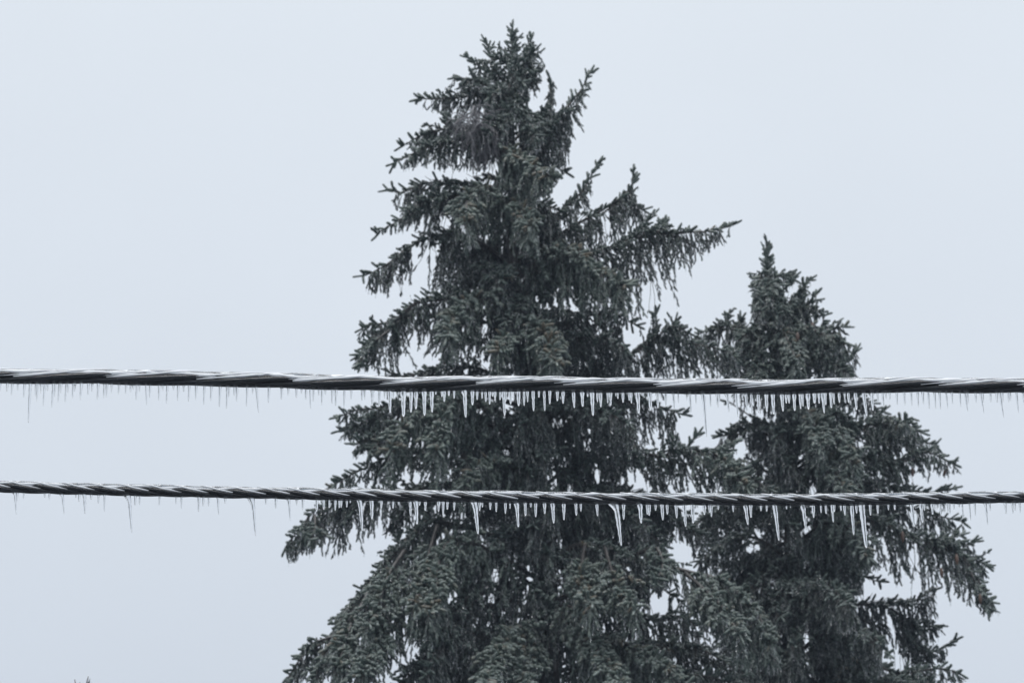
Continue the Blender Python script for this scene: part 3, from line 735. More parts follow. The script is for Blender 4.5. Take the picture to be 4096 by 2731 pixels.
b([(3560, 2450), (3700, 2600), (3815, 2562)], d0=.2, d1=.1, hang=[(0, 150), (1, 15)], lat=.14, wr=.008, tint=.3)
b([(3165, 2460), (3140, 2360), (3200, 2330), (3310, 2330), (3390, 2370)], d1=-.7, hang=[(0, 140), (.6, 200), (1, 110)], lat=.24, wr=.013, tint=.45)
b([(3165, 2480), (3240, 2380), (3330, 2360), (3400, 2420)], d1=-1.0, hang=[(0, 140), (1, 130)], lat=.24, wr=.013, tint=.45)
b([(3168, 2640), (3280, 2540), (3400, 2525), (3500, 2560), (3560, 2620)], d1=-.9, hang=[(0, 130), (1, 130)], lat=.26, wr=.013, tint=.48)
b([(3168, 2700), (3400, 2640), (3600, 2690), (3740, 2675), (3835, 2690)], d1=-.3, hang=[(0, 150), (1, 40)], lat=.2, wr=.014, tint=.5)
b([(3168, 2780), (3400, 2720), (3620, 2720), (3850, 2760)], d1=-.5, hang=[(0, 150), (1, 40)], lat=.24, wr=.014, tint=.5)
b([(3168, 2720), (3080, 2620), (3010, 2640), (2960, 2720)], d1=-.9, hang=[(0, 150), (1, 120)], lat=.26, wr=.013, tint=.4)
b([(3168, 2560), (3100, 2480), (3040, 2500), (3000, 2580)], d1=-.3, hang=[(0, 150), (1, 120)], lat=.24, wr=.013, tint=.3)
b([(3140, 1780), (3040, 1700), (2960, 1705), (2925, 1720)], d1=.1, hang=[(0, 110), (1, 70)], lat=.1, wr=.010)
b([(3135, 1780), (3040, 1700), (2980, 1650), (2915, 1608)], d1=.2, hang=0, lat=.0, wr=.008, t0=.95, axis=.97)
b([(3150, 1960), (3050, 1880), (2960, 1900), (2900, 1990)], d1=.3, hang=[(0, 170), (1, 150)], lat=.24, wr=.012, tint=.35)
b([(3155, 2060), (3040, 1970), (2900, 2020), (2820, 2080)], d1=.2, hang=[(0, 170), (1, 130)], lat=.22, wr=.012, tint=.35)
b([(3162, 2160), (3090, 2195), (2990, 2245), (2880, 2260)], d1=.1, t0=.4, hang=[(0, 60), (1, 150)], lat=.2, wr=.013, tint=.35)
b([(3162, 2280), (3060, 2230), (2950, 2300), (2870, 2380)], d1=.4, hang=[(0, 170), (1, 150)], lat=.24, wr=.013, tint=.35)
b([(3165, 2400), (3060, 2330), (2960, 2420), (2900, 2500)], d1=.5, hang=[(0, 190), (1, 150)], lat=.26, wr=.013, tint=.35)

# inner boughs, mostly behind the trunk, close the crowns
ACC = {MAIN: (Geo(), Geo()), SIDE: (Geo(), Geo())}
def leader(tree, y0, y1, n, l0, l1, spread=.75):
    """whorls of upswept shoots round the leading stem"""
    gg = Geo()
    f = np.sort(rng.uniform(0, 1, n))
    px = np.array([tree.trunk_at(y0 + (y1 - y0) * q) for q in f])
    p = np.array([P(x, y0 + (y1 - y0) * q, tree.Y) for x, q in zip(px, f)])
    az = np.arange(n) * 2.4 + rng.uniform(-.4, .4, n)
    ca = spread * rng.uniform(.8, 1.2, n)
    d = unit(np.stack([np.cos(az) * np.sin(ca), np.sin(az) * np.sin(ca), np.cos(ca)], -1))
    L = (l0 + (l1 - l0) * f) * UPX * rng.uniform(.8, 1.15, n)
    shoots_mesh(gg, p, d, L, np.full(n, .0112) * rng.uniform(.85, 1.1, n), rng.uniform(-.12, .1, n), np.clip(.5 + rng.normal(0, .12, n), 0, 1), tree.ndl)
    gg.build('leading_shoots', tree.needle, tree.root)
leader(MAIN, 122, 400, 52, 32, 75, .85)
leader(SIDE, 988, 1120, 30, 30, 58, .80)
bm_ = MAIN.bough
bm_([(2049, 330), (2020, 250), (1985, 230)], d1=-.12, hang=40, lat=.10, wr=.005, drp=1.5, tint=.5)
bm_([(2049, 360), (2075, 280), (2090, 330)], d1=-.25, hang=80, lat=.12, wr=.005, drp=2.5, tint=.5)
bm_([(2050, 420), (2010, 350), (1960, 390)], d1=-.3, hang=90, lat=.14, wr=.006, drp=2.5, tint=.5)
bm_([(2170, 2150), (2380, 2030), (2560, 2030), (2700, 2075), (2800, 2130)], d1=.15, hang=[(0, 130), (.5, 160), (1, 70)], lat=.24, wr=.012, tint=.4, into=ACC[MAIN])
bm_([(2170, 2170), (2400, 2080), (2580, 2120), (2660, 2180)], d1=-.2, hang=[(0, 130), (1, 110)], lat=.24, wr=.012, tint=.4, into=ACC[MAIN])
bm_([(2180, 2420), (2420, 2330), (2600, 2330), (2720, 2400)], d1=.3, hang=[(0, 150), (1, 120)], lat=.24, wr=.012, tint=.36, into=ACC[MAIN])
for x_, y_, dx_, h_ in [(2040, 1080, -40, 150), (2075, 1250, 30, 150), (2120, 1600, 40, 170), (2130, 1660, -50, 170), (2140, 1780, 30, 180), (2150, 1860, -30, 170),
                        (2160, 1950, 40, 170), (2165, 2060, -40, 170), (2170, 2200, 30, 120), (2175, 2330, -40, 170), (2180, 2420, 20, 170)]:
    bm_([(x_, y_ + 30), (x_ + dx_ * .4, y_ - 10), (x_ + dx_, y_ + 40)], d1=-.45, hang=[(0, h_), (1, h_)], lat=.20, wr=.010, tint=.36, into=ACC[MAIN])
bs_ = SIDE.bough
bs_([(3158, 2100), (3000, 2010), (2870, 2040), (2770, 2105)], d1=.0, hang=[(0, 150), (.6, 150), (1, 70)], lat=.22, wr=.012, tint=.4)
bs_([(3160, 2240), (3020, 2150), (2880, 2180), (2800, 2240)], d1=-.2, hang=[(0, 150), (1, 110)], lat=.22, wr=.012, tint=.4)
for pts_, d_ in [([(3073, 1120), (3050, 1092), (3030, 1130)], -.15), ([(3073, 1125), (3095, 1095), (3112, 1140)], -.2), ([(3073, 1150), (3040, 1120), (3022, 1180)], .1),
                 ([(3075, 1160), (3070, 1120), (3075, 1190)], -.35), ([(3077, 1240), (3120, 1200), (3150, 1250)], -.25), ([(3080, 1260), (3045, 1210), (3030, 1240)], -.1)]:
    bs_(pts_, d1=d_, hang=[(0, 90), (1, 80)], lat=.05, wr=.006, drp=4, tint=.5)
for pts_, d_, hh_ in [([(3165, 2420), (3120, 2380), (3130, 2470)], -.5, 170), ([(3168, 2520), (3200, 2480), (3180, 2580)], -.6, 170), ([(3168, 2620), (3140, 2590), (3120, 2680)], -.6, 160),
                      ([(3160, 2330), (3060, 2300), (2990, 2360)], -.2, 170), ([(3165, 2440), (3060, 2400), (2990, 2470)], .3, 170), ([(3168, 2560), (3050, 2560), (2950, 2620)], .2, 180),
                      ([(3165, 2300), (3280, 2260), (3370, 2330)], .2, 170), ([(3168, 2420), (3280, 2460), (3380, 2540)], .3, 150), ([(3168, 2650), (3300, 2640), (3420, 2700)], .1, 150)]:
    bs_(pts_, d1=d_, hang=[(0, hh_), (1, hh_)], lat=.22, wr=.011, tint=.42, hd=1.2)
MAIN.bough([(2170, 2050), (2450, 1970), (2640, 1990), (2750, 2050)], d1=.2, hang=[(0, 130), (1, 120)], lat=.24, wr=.012, tint=.4, hd=1.3, into=ACC[MAIN])
for x_, y_, dx_, h_ in [(3100, 1500, 20, 150), (3125, 1700, -20, 160), (3135, 1820, 25, 160), (3150, 1950, -25, 160), (3160, 2060, 20, 140), (3165, 2330, -20, 160)]:
    bs_([(x_, y_ + 30), (x_ + dx_ * .4, y_ - 10), (x_ + dx_, y_ + 40)], d1=-.4, hang=[(0, h_), (1, h_)], lat=.18, wr=.010, tint=.36, into=ACC[SIDE])

def inner(tree, y0, y1, step, wfun, seed):
    r_ = random.Random(seed)
    acc = ACC[tree]
    y = y0
    while y < y1:
        tx = tree.trunk_at(y)
        w = wfun(y)
        a = r_.uniform(-1, 1)
        dx = a * w
        dep = r_.uniform(.15, 1.0) * math.sqrt(max(0.05, 1 - a * a)) * w * UPX * 1.2
        if r_.random() < .42: dep = -dep * .55
        k = r_.uniform(-.02, .10)
        tree.bough([(tx, y + 60), (tx + dx * .5, y), (tx + dx, y + w * (.12 + k))], d1=dep, hang=[(0, 130), (.5, 190), (1, 130)],
                   lat=.24, wr=.012, tint=.36, hd=.85, dens=.7, into=acc)
        y += step * r_.uniform(.7, 1.3)
    tag(tree.finish(acc[0], acc[1], 'inner_boughs'), kind='stuff')
inner(MAIN, 480, 2900, 46, lambda y: float(np.interp(y, [400, 700, 1000, 1400, 2000, 2400, 2731], [90, 150, 300, 380, 420, 520, 640])), 3)
inner(SIDE, 1200, 2900, 54, lambda y: float(np.interp(y, [1150, 1400, 1700, 2100, 2731], [40, 200, 280, 340, 420])), 5)

# brown cones on the smaller spruce
def cone(px, py, dd, L=.075, lean=(0, 0)):
    p = P(px, py, SIDE.Y + dd)
    gg = Geo()
    n = 12
    f = np.linspace(0, 1, n)
    c = p + np.outer(f, np.array([lean[0], lean[1], -1.0])) * L
    rad = .013 * np.sin(np.pi * (f * .86 + .1)) ** .7 * (1 + .13 * (np.arange(n) % 2))
    tubes(gg, c, rad, 9)
    gg.build('cone', M_CONE, SIDE.root)
for a in [(3610, 2125, -.35, .085), (3826, 2215, -.45, .085), (3765, 2270, -.4, .08), (3920, 2375, -.42, .08), (3790, 1862, -.1, .085, (-.45, 0)),
          (3650, 1870, -.15, .07), (3250, 1290, -.35, .07), (3190, 1330, -.5, .07)]:
    cone(*a)
print('shoots', MAIN.nsh, SIDE.nsh)

# ------------------------------------------------------------------ tangle of dead twigs in the top of the tall spruce
cn = P(1905, 490, YT - .35)
nest = empty('twig_nest', cn)
tag(nest, 'shaggy nest-like tangle of dead grey twigs lodged left of the tall spruce top', 'twig nest')
gg = Geo()
B, n = 140, 8
st = cn + rng.normal(0, 1, (B, 3)) * np.array([.075, .07, .05])
an = rng.uniform(0, 6.28, B)
dd = unit(np.stack([np.cos(an) * .9 - .25, np.sin(an) * .7, rng.normal(-.1, .5, B)], -1))
L = rng.uniform(.10, .24, B); L[:14] *= 1.45
pos = [st]
for k in range(n):
    pos.append(pos[-1] + dd * (L / n)[:, None])
    dd = unit(dd + np.array([0, 0, -1.0]) * (L * rng.uniform(.2, 2.2, B))[:, None] + rng.normal(0, .10, (B, 3)))
tubes(gg, np.stack(pos, 1), np.linspace(.0042, .0022, n + 1)[None] * rng.uniform(.7, 1.3, (B, 1)), 4)
gg.build('loose_twigs', M_TWIG, nest)
gg = Geo()                                             # twigs trailing below
B = 60
st = P(1945, 560, YT - .3) + rng.normal(0, 1, (B, 3)) * np.array([.06, .06, .05])
dd = unit(np.stack([rng.normal(0, .15, B), rng.normal(0, .15, B), -np.ones(B)], -1))
L = rng.uniform(.12, .30, B)
pos = [st]
for k in range(n):
    pos.append(pos[-1] + dd * (L / n)[:, None]); dd = unit(dd + rng.normal(0, .09, (B, 3)) + np.array([0, 0, -.05]))
tubes(gg, np.stack(pos, 1), np.linspace(.0036, .002, n + 1)[None] * rng.uniform(.7, 1.3, (B, 1)), 4)
gg.build('trailing_twigs', M_TWIG, nest)

# ------------------------------------------------------------------ bare tree whose tips show at the bottom left
YB = 15.0
bt = P(318, 2900, YB)
root = empty('bare_tree', (bt[0], YB, 0))
tag(root, 'leafless young tree whose twig tips just show at the bottom left', 'tree')
gg = Geo()
tubes(gg, catmull([np.array([bt[0], YB, -.05]), np.array([bt[0] + .05, YB, 3.0]), bt], .1), np.linspace(.07, .012, len(catmull([np.array([bt[0], YB, -.05]), np.array([bt[0] + .05, YB, 3.0]), bt], .1))), 8)
gg.build('trunk', M_TWIG, root)
for tx, ty, bx in [(299, 2716, 310), (353, 2704, 335), (358, 2724, 345)]:
    gg = Geo()
    c = catmull([bt, P((bx + 318) / 2 + 6, 2830, YB), P(bx, 2780, YB + .03), P(tx, ty, YB + .05)], .02)
    tubes(gg, c, np.linspace(.009, .0030, len(c)), 5)
    e = c[-3]
    tubes(gg, np.stack([e, e + np.array([.012, 0, .012]), e + np.array([.018, 0, .03])]), np.array([.003, .003, .002]), 4)
    gg.build('branch', M_TWIG, root)
for s_ in (-1, 1, -1, 1):
    gg = Geo()
    h = random.uniform(3.5, 5.2)
    q = np.array([bt[0] + .04, YB, h])
    c = catmull([q, q + np.array([s_ * .25, random.uniform(-.3, .3), .3]), q + np.array([s_ * .4, random.uniform(-.4, .4), min(.8, 5.6 - h)])], .05)
    tubes(gg, c, np.linspace(.018, .004, len(c)), 6)
    gg.build('branch', M_TWIG, root)

# ------------------------------------------------------------------ the two iced cables
YC = 8.5
CPX = YC / math.cos(PITCH) / FPX        # metres per photo pixel at the cables

class Cable:
    def __init__(s, label, axis_px, nstr, rs, cs, pitch, hand, ph0, cap, fill, seam0=.32, seamr=.50):
        """sizes in photo pixels at the cable's distance"""
        s.ax = np.array(axis_px, float)
        s.root = empty('overhead_cable', P(2048, np.interp(2048, s.ax[:, 0], s.ax[:, 1]), YC))
        tag(s.root, label, 'cable', 'twisted overhead cables')
        s.R = rs + cs
        u = np.arange(-5200, 9300, 12.0)
        y = np.interp(u, s.ax[:, 0], s.ax[:, 1])
        kern = np.hanning(41); kern /= kern.sum()
        y = np.convolve(np.pad(y, 20, mode='edge'), kern, 'valid')
        ctr = np.array([P(a, c_, YC) for a, c_ in zip(u, y)])
        s.u, s.y, s.ctr = u, y, ctr
        wob = np.cumsum(rng.normal(0, .006, len(u)))
        for k in range(nstr):
            ph = ph0 + k * 2 * math.pi / nstr + hand * 2 * math.pi * u / pitch + wob + .12 * np.sin(u / 310 + k)
            cc = cs * (1 + .06 * np.sin(u / 170 + 2 * k))
            p = ctr + np.stack([0 * u, -np.cos(ph) * cc * CPX, np.sin(ph) * cc * CPX], -1)
            gg = Geo(); tubes(gg, p, np.full(len(u), rs * CPX), 12)
            gg.build('strand', M_CABLE, s.root)
        # white strips painting light caught in the upper grooves' ice, proud of the glaze
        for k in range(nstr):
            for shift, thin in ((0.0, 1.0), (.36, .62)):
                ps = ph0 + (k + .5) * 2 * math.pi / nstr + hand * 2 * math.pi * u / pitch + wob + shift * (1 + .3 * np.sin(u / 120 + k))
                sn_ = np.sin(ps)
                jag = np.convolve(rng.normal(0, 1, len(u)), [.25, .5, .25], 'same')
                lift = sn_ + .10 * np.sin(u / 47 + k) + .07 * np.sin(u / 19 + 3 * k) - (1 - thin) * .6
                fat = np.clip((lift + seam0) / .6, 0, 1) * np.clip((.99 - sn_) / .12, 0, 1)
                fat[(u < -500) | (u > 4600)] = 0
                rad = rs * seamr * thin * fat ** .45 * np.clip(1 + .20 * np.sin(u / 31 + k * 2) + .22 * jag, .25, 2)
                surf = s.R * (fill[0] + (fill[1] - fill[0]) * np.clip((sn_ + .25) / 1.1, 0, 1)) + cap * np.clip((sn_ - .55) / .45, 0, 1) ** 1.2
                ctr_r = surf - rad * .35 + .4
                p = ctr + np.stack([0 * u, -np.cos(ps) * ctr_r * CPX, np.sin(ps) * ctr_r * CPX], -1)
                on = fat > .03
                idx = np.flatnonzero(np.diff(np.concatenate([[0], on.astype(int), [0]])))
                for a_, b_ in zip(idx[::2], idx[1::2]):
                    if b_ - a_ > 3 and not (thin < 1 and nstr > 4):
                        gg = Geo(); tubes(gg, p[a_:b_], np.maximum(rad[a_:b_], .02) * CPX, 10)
                        gg.build('glint_seam', M_ICE_GLINT, s.root)
        k_ = (u > -1600) & (u < 5700)  # continuous white band, painted skylight along the upper shoulder
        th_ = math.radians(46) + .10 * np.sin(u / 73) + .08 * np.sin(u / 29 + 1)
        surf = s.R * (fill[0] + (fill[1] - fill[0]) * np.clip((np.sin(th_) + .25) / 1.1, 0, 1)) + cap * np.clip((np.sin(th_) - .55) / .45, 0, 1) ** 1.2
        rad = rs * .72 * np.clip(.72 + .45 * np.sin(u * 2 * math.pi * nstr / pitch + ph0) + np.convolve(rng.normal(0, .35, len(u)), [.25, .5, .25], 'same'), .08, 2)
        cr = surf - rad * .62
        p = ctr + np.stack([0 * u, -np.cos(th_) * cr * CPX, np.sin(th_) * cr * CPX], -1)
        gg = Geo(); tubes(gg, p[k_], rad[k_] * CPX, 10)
        gg.build('glint_band', M_ICE_GLINT, s.root)
        # ice: the bundle's outline, grooves half filled, a clear ridge along the top
        nt = 56
        th = np.arange(nt) * 2 * math.pi / nt
        ui = np.arange(-5200, 9300, 8.0)
        yi = np.interp(ui, u, y)
        wi = np.interp(ui, u, wob)
        ci = np.array([P(a, c_, YC) for a, c_ in zip(ui, yi)])
        out = np.zeros((len(ui), nt))
        for k in range(nstr):
            ph = ph0 + k * 2 * math.pi / nstr + hand * 2 * math.pi * ui / pitch + wi + .12 * np.sin(ui / 310 + k)
            cc = cs * (1 + .06 * np.sin(ui / 170 + 2 * k))
            D = th[None] - ph[:, None]
            q = rs ** 2 - (cc[:, None] * np.sin(D)) ** 2
            e = np.where((q > 0) & (np.cos(D) > 0), cc[:, None] * np.cos(D) + np.sqrt(np.maximum(q, 0)), 0)
            out = np.maximum(out, e)
        rn = rng.normal(0, 1, (len(ui), nt))
        for ax_, w_ in ((0, 25), (1, 7)):
            kk = np.hanning(w_ + 2)[1:-1]; kk /= kk.sum()
            rn = np.apply_along_axis(lambda v: np.convolve(np.pad(v, w_ // 2, mode='wrap'), kk, 'valid'), ax_, rn)
        rn /= rn.std()
        upw = np.clip(np.sin(th), -1, 1)[None]
        fillr = s.R * (fill[0] + (fill[1] - fill[0]) * np.clip((upw + .25) / 1.1, 0, 1)) + rn * .45
        ridge = cap * np.clip((upw - .55) / .45, 0, 1) ** 1.2
        capn = 1 + .35 * np.sin(ui / 140)[:, None] * np.sin(ui / 63 + 1)[:, None]
        rr_ = np.maximum(out + .9 + .25 * np.abs(rn), fillr) + ridge * capn
        v = ci[:, None] + np.stack([np.zeros_like(rr_), -np.cos(th)[None] * rr_ * CPX, np.sin(th)[None] * rr_ * CPX], -1)
        i = np.arange(len(ui) - 1)[:, None] * nt; k = np.arange(nt)[None]
        q = np.stack([i + k, i + nt + k, i + nt + (k + 1) % nt, i + (k + 1) % nt], -1).reshape(-1, 4)
        gg = Geo(); gg.add(v.reshape(-1, 3), q)
        gg.build('ice_sheath', M_GLAZE, s.root)
        s.out, s.ui, s.th = out, ui, th
    def bottom(s, px):
        return np.interp(px, s.u, s.y), s.R

UP = Cable('thicker dark twisted cable glazed with ice, the upper of the two',
           [(-5200, 1380), (-1500, 1480), (0, 1511), (300, 1509), (600, 1516), (900, 1521), (1200, 1529), (1600, 1541), (2100, 1539), (2600, 1548), (3100, 1553), (3600, 1544), (4096, 1549), (9300, 1470)],
           4, 11.0, 14.6, 1480, 1, .4, 10.0, (.80, 1.02))
LOW = Cable('thinner dark tightly twisted cable glazed with ice, the lower of the two',
            [(-5200, 1790), (-1500, 1900), (0, 1950), (600, 1966), (1100, 1976), (1600, 1986), (2300, 1996), (2900, 2002), (3300, 2003), (3700, 1997), (4096, 1991), (9300, 1880)],
            5, 6.9, 11.6, 560, -1, 1.1, 9.0, (.82, 1.04))

# ------------------------------------------------------------------ icicles: (x, length, width, lean, flare) in photo pixels
UPPER = [(3,30),(32,30),(52,48),(74,25),(101,55,11),(123,155,11,4),(147,50),(154,70,10),(168,38),(181,87,10),(193,22),(216,92,11),(223,50),(239,70,9),(246,30),(267,73,9),
 (274,30),(295,55),(302,25),(328,63,11),(356,42),(371,25),(395,63),(420,55,11),(430,53),(449,33),(478,42),(506,35),(525,25),(535,15),(549,60),(560,22),(585,78,8,8),(602,45),
 (638,57),(653,15),(671,68),(696,12),(714,55),(737,18),(758,60),(786,55),(819,75),(847,60),(882,82),(911,87),(917,40),(939,30),(949,55),(990,75),(1013,20),(1025,97,9,14),
 (1077,58),(1128,45),(1154,25),(1187,40),(1207,20),(1225,45),(1240,80,8,5),(1256,50),(1276,20),(1289,60),(1302,15),(1330,52),(1345,60),(1378,65),(1406,32),(1449,40),(1460,30),
 (1490,62,15),(1518,65,13),(1539,28,10),(1559,92,14,3),(1574,28,9),(1614,105,19,2),(1645,85,15),(1665,70,14),(1697,97,14,3),(1727,80,15,3),(1744,8,7),(1768,15),(1778,40,11),
 (1796,15,10),(1817,25,10),(1858,107,17,6,14),(1890,60,13),(1909,38,11),(1929,30),(1943,47,11),(1959,55,12),(1970,20),(1980,40,10),(2000,32,9),(2015,98,15,4),(2024,35,9),(2043,52,12),
 (2074,57,14),(2096,57,10),(2110,40,9),(2132,77,12,2),(2155,20),(2176,77,11,3),(2199,52,10),(2229,42,11),(2252,52,13),(2293,68,13,3),(2328,62,14,2),(2350,18),(2367,95,14,4),
 (2389,38,10),(2402,57,12),(2430,35,9),(2442,48,11),(2463,8,6),(2471,18,8),(2491,35,10),(2516,27,8),(2524,35,9),(2549,83,15,4),(2571,8),(2597,72,14,4),(2630,62,13),(2662,55,12),
 (2692,65,11,3),(2712,42,8),(2757,75,12,4),(2782,35,8),(2812,168,11,9,8),(2840,48,10),(2866,52,11,3),(2876,25,8),(2907,68,12,5,8),(2943,88,10,4),(2968,15),(2982,70,9,2),(3004,80,9),
 (3031,75,12),(3064,73,13),(3089,83,15,3),(3111,7),(3125,70,13,3),(3143,38,10),(3154,37,11),(3175,67,14),(3199,58,12),(3209,48,9),(3230,60,15),(3256,37,15),(3274,38,11),
 (3288,78,13,4),(3300,45,9),(3321,60,12),(3333,45,10),(3354,42,11),(3377,25,9),(3391,43,11),(3419,70,12,3),(3452,95,13,9),(3486,75,12),(3508,33,10),(3528,57,9,3),(3541,20),(3557,22),
 (3585,45),(3615,48),(3643,50),(3669,55),(3689,45),(3711,65,9),(3737,65,9),(3756,67),(3782,63,8,3),(3805,47),(3837,57),(3856,75,8,7),(3866,45),(3900,33),(3919,78,8,9),(3929,30),
 (3959,30),(3984,32),(3996,95,8,9),(4006,30),(4030,32),(4038,25),(4063,78,8,3),(4090,45)]
LOWER = [(60,84,10,13,18),(72,30,8),(97,15,7),(181,12),(200,18,8),(250,72,10,12,18),(305,8,7),(319,22),(338,70,11,7,8),(366,12),(396,28),(419,60,9,3,6),(516,138,12,20,22),(543,28),
 (561,25),(640,28,8),(706,22,8,0,8),(727,45,9,2,4),(796,52,10,2,4),(815,30),(836,30),(872,62,9,6,5),(902,15),(1010,138,12,18,18),(1064,18),(1105,30),(1155,80,10,9,10),(1188,20),
 (1212,35),(1268,45,11),(1294,37,11,2,5),(1318,25,9),(1342,38,8),(1358,25,8),(1366,25,8),(1388,25,8),(1402,8,7),(1440,115,14,12,10),(1487,72,13,3,8),(1526,28,11),(1573,22,9),
 (1641,58,11,3,8),(1664,85,14,6,12),(1679,8),(1702,30,12),(1755,35,10),(1773,50,11),(1790,23,9),(1817,27,9),(1847,5,7),(1899,120,18,14,14),(1919,28,9),(1930,15,8),(1961,25,10),
 (1985,30,9,0,5),(2022,40,10),(2040,17,8),(2066,95,14,7,14),(2100,50,12,2,4),(2123,10,7),(2143,52,12),(2177,42,12,2,4),(2210,75,14,4,6),(2255,62,11),(2303,45,12,2,4),(2323,23,8),
 (2386,48,10,3,6),(2464,155,17,18,28),(2494,58,12),(2559,72,15,4,12),(2588,33,9),(2596,42,11),(2622,20,9),(2647,57,11,3),(2668,32,11),(2703,50,12,2),(2736,85,13,4),(2770,68,14),
 (2790,5,7),(2816,37,12,0,5),(2837,27,9),(2844,47,10),(2872,15,8),(2931,20,9),(2980,75,14,8,14),(3002,45,11),(3043,17,8),(3066,20,9),(3098,132,13,11,5),(3145,8,7),(3161,5,7),
 (3210,93,15,9,14),(3252,45,11),(3282,25,8),(3302,30,10),(3327,65,12,2),(3336,20,8),(3362,15,8),(3377,32,10),(3405,115,13,3),(3424,30,9),(3444,165,20,11),(3479,38,11),(3509,30,10,0,4),
 (3552,15,8),(3577,15,9),(3644,88,12,6,10),(3682,72,13,2),(3695,20,8),(3727,40,11),(3736,18,8),(3760,42,11),(3787,27,9),(3796,33,10),(3813,15,8),(3834,8),(3847,55,8),(3875,67,8,2),
 (3897,45,8),(3941,80,10,2,8),(3956,25),(4019,35),(4047,38),(4056,25),(4077,35)]

ORD = ['first', 'second', 'third', 'fourth', 'fifth', 'sixth', 'seventh', 'eighth', 'ninth', 'tenth', 'eleventh', 'twelfth', 'thirteenth', 'fourteenth', 'fifteenth', 'sixteenth',
       'seventeenth', 'eighteenth', 'nineteenth', 'twentieth', 'twenty-first', 'twenty-second', 'twenty-third', 'twenty-fourth', 'twenty-fifth']

def icicle(cable, which, x, ln, w, lean, flare, label):
    yb, R = cable.bottom(x)
    u0 = int(np.argmin(np.abs(cable.ui - x)))
    dn = int(round(len(cable.th) * .75)) % len(cable.th)
    rb = max(cable.out[u0, dn], R * .78)
    off = rng.uniform(-.5, .1) * rb * .5
    o = P(x, yb, YC); o[1] += off * CPX
    zs = 1 / math.cos(PITCH) / math.cos(PITCH)
    top = o + np.array([0, 0, -(rb - 7) * CPX])
    Lm = (ln + 7) * CPX / math.cos(PITCH) * 1.0
    n, S = 18, 12
    f = np.linspace(0, 1, n)
    fl = np.where(f < .3, (1 - f / .3) ** 2, 0)
    ripple = 1 + .07 * np.sin(f * ln / 5.5 + rng.uniform(0, 6)) * (f > .1) + rng.normal(0, .06, n)
    r = w / 2 * (1 - .62 * f ** 1.1) * ripple
    r = np.maximum(r, 1.6)
    r[-1] *= .35; r[-2] *= .85
    cx = lean * f - flare * .55 * fl + rng.normal(0, .25, n).cumsum() * .25
    cy = rng.normal(0, .2, n).cumsum() * .25
    a = np.arange(S) * 2 * math.pi / S
    rx = r + flare * .5 * fl
    v = np.stack([(cx[:, None] + np.cos(a) * rx[:, None]) * CPX, (cy[:, None] + np.sin(a) * r[:, None]) * CPX, np.broadcast_to(-f[:, None] * Lm, (n, S))], -1).reshape(-1, 3)
    v = np.concatenate([v, [[cx[-1] * CPX, cy[-1] * CPX, -Lm - .6 * CPX]], [[cx[0] * CPX, cy[0] * CPX, 0]]])
    i = np.arange(n - 1)[:, None] * S; k = np.arange(S)[None]
    q = np.stack([i + k, i + S + k, i + S + (k + 1) % S, i + (k + 1) % S], -1).reshape(-1, 4)
    kk = np.arange(S)
    t = np.concatenate([np.stack([(n - 1) * S + kk, np.full(S, n * S), (n - 1) * S + (kk + 1) % S], -1), np.stack([kk, (kk + 1) % S, np.full(S, n * S + 1)], -1)])
    ob = mesh_obj('icicle', v + top, q, t, M_ICICLE, None, top)
    tag(ob, label, 'icicle', 'icicles hanging from the %s cable' % which)

def label_icicles(data, which, marks):
    """marks: {x: short name}; every other icicle is counted off from its nearest named one"""
    xs = [d[0] for d in data]
    mi = {min(range(len(xs)), key=lambda j: abs(xs[j] - x)): nm for x, nm in marks.items()}
    out = []
    for j, d in enumerate(data):
        ln, w = d[1], d[2] if len(d) > 2 else 8
        size = 'stubby' if ln < 14 else 'short' if ln < 34 else 'medium' if ln < 60 else 'long'
        if j in mi:
            out.append('%s, hanging from the %s cable' % (mi[j], which)); continue
        k = min(mi, key=lambda q: abs(q - j))
        side = 'right' if j > k else 'left'
        out.append("%s icicle, %s %s of the %s cable's %s" % (size, ORD[abs(j - k) - 1], side, which, mi[k]))
    return out

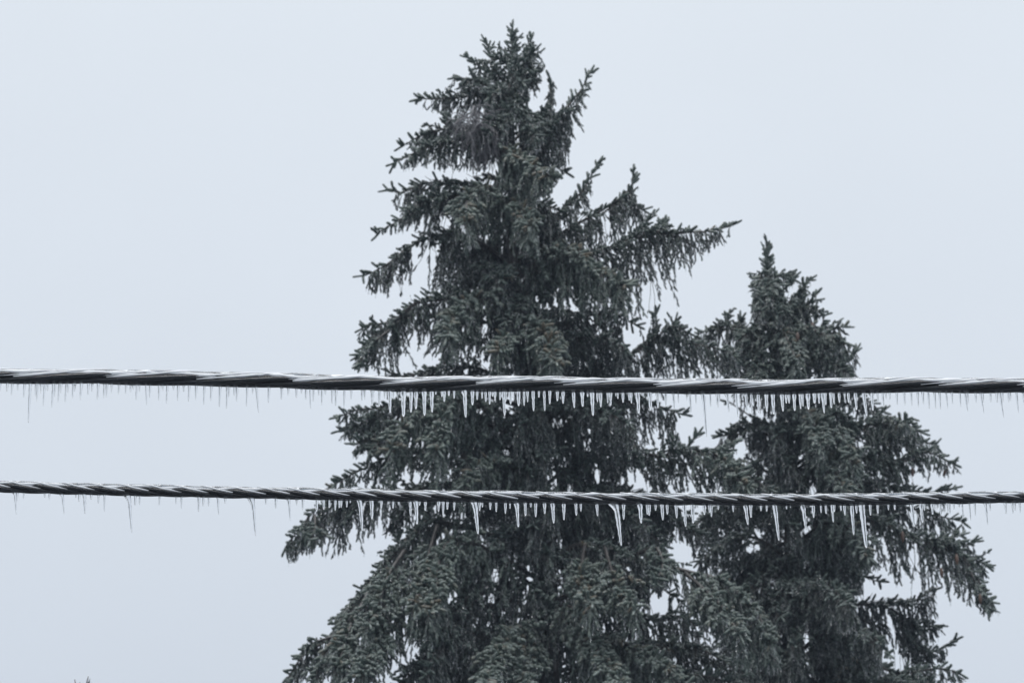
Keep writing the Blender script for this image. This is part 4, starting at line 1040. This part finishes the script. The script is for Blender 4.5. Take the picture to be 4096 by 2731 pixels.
UM = {123: 'longest icicle over left sky', 216: 'second-longest icicle near the left edge', 585: 'slanting icicle nearest the left edge',
      1025: 'longest slanting icicle left of the tall spruce', 1240: 'last long icicle before the tall spruce', 1490: 'first fat icicle before the tall spruce',
      1614: 'widest icicle before the tall spruce', 1858: 'root-flared icicle before the tall spruce', 2015: 'longest icicle just left of the trunk',
      2367: 'longest icicle just right of the trunk', 2549: "long icicle at the tall spruce's right side", 2812: 'longest icicle in the gap between trees',
      3089: "fattest icicle beside the smaller spruce's trunk", 3288: "long icicle among the smaller spruce's short ones", 3452: 'curved icicle at the smaller spruce', 3711: 'thin straight icicle over right sky', 3856: 'first slanting icicle over right sky',
      3996: 'longest slanting icicle over right sky'}
LM = {60: 'flared icicle nearest the left edge', 250: 'second flared icicle from the left edge', 516: 'first very long slanting icicle over left sky', 1010: 'very long flared icicle left of the spruce',
      1155: 'last slanting icicle left of the spruce', 1440: 'longest icicle over the lowest left bough', 1664: 'root-flared icicle left of the trunk', 1899: 'broad slanting icicle before the tall spruce',
      2066: 'slanting icicle just left of the trunk', 2464: 'widest flared icicle of all', 2736: 'long slim icicle beside the sky gap', 2980: "slanting icicle left of the smaller trunk", 3098: 'long slim icicle at the smaller trunk',
      3210: 'slanting icicle right of the smaller trunk', 3444: 'longest thick icicle at the smaller spruce', 3644: "slim icicle at the smaller spruce's edge", 3941: 'flared icicle nearest the right edge'}
def full(d):
    d = list(d) + [10.0, 0.0, 0.0][len(d) - 2:]
    return d
for data, cable, which, marks in ((UPPER, UP, 'upper', UM), (LOWER, LOW, 'lower', LM)):
    labs = label_icicles(data, which, marks)
    for d, lb in zip(data, labs):
        x, ln, w, lean, flare = full(d)
        w *= 1.25 * rng.uniform(.88, 1.15); ln = ln + (7 if ln < 36 else 3)
        icicle(cable, which, x, ln, w, lean, flare, lb)

# ------------------------------------------------------------------ thin icy mist
m = bpy.data.materials.new('mist'); m.use_nodes = True
n, l = m.node_tree.nodes, m.node_tree.links
n.clear()
ou = n.new('ShaderNodeOutputMaterial'); pv = n.new('ShaderNodeVolumePrincipled')
pv.inputs['Color'].default_value = (.66, .80, 1.0, 1)
pv.inputs['Density'].default_value = 0.0012
pv.inputs['Anisotropy'].default_value = 0.0
l.new(pv.outputs['Volume'], ou.inputs['Volume'])
hv = np.array([[x, y, z] for x in (-3100, 3100) for y in (-3100, 3100) for z in (-1.0, 13.8)], float)
hq = [[0, 1, 3, 2], [4, 6, 7, 5], [0, 4, 5, 1], [2, 3, 7, 6], [0, 2, 6, 4], [1, 5, 7, 3]]
hz = mesh_obj('haze', hv, hq, [], m, smooth=False)
tag(hz, 'thin pale mist filling the air round the trees', kind='stuff')

for r_ in (MAIN.root, SIDE.root, UP.root, LOW.root):
    c_ = {}
    for ch in r_.children: c_[ch.name.split('.')[0]] = c_.get(ch.name.split('.')[0], 0) + 1
    print(r_.name, c_)
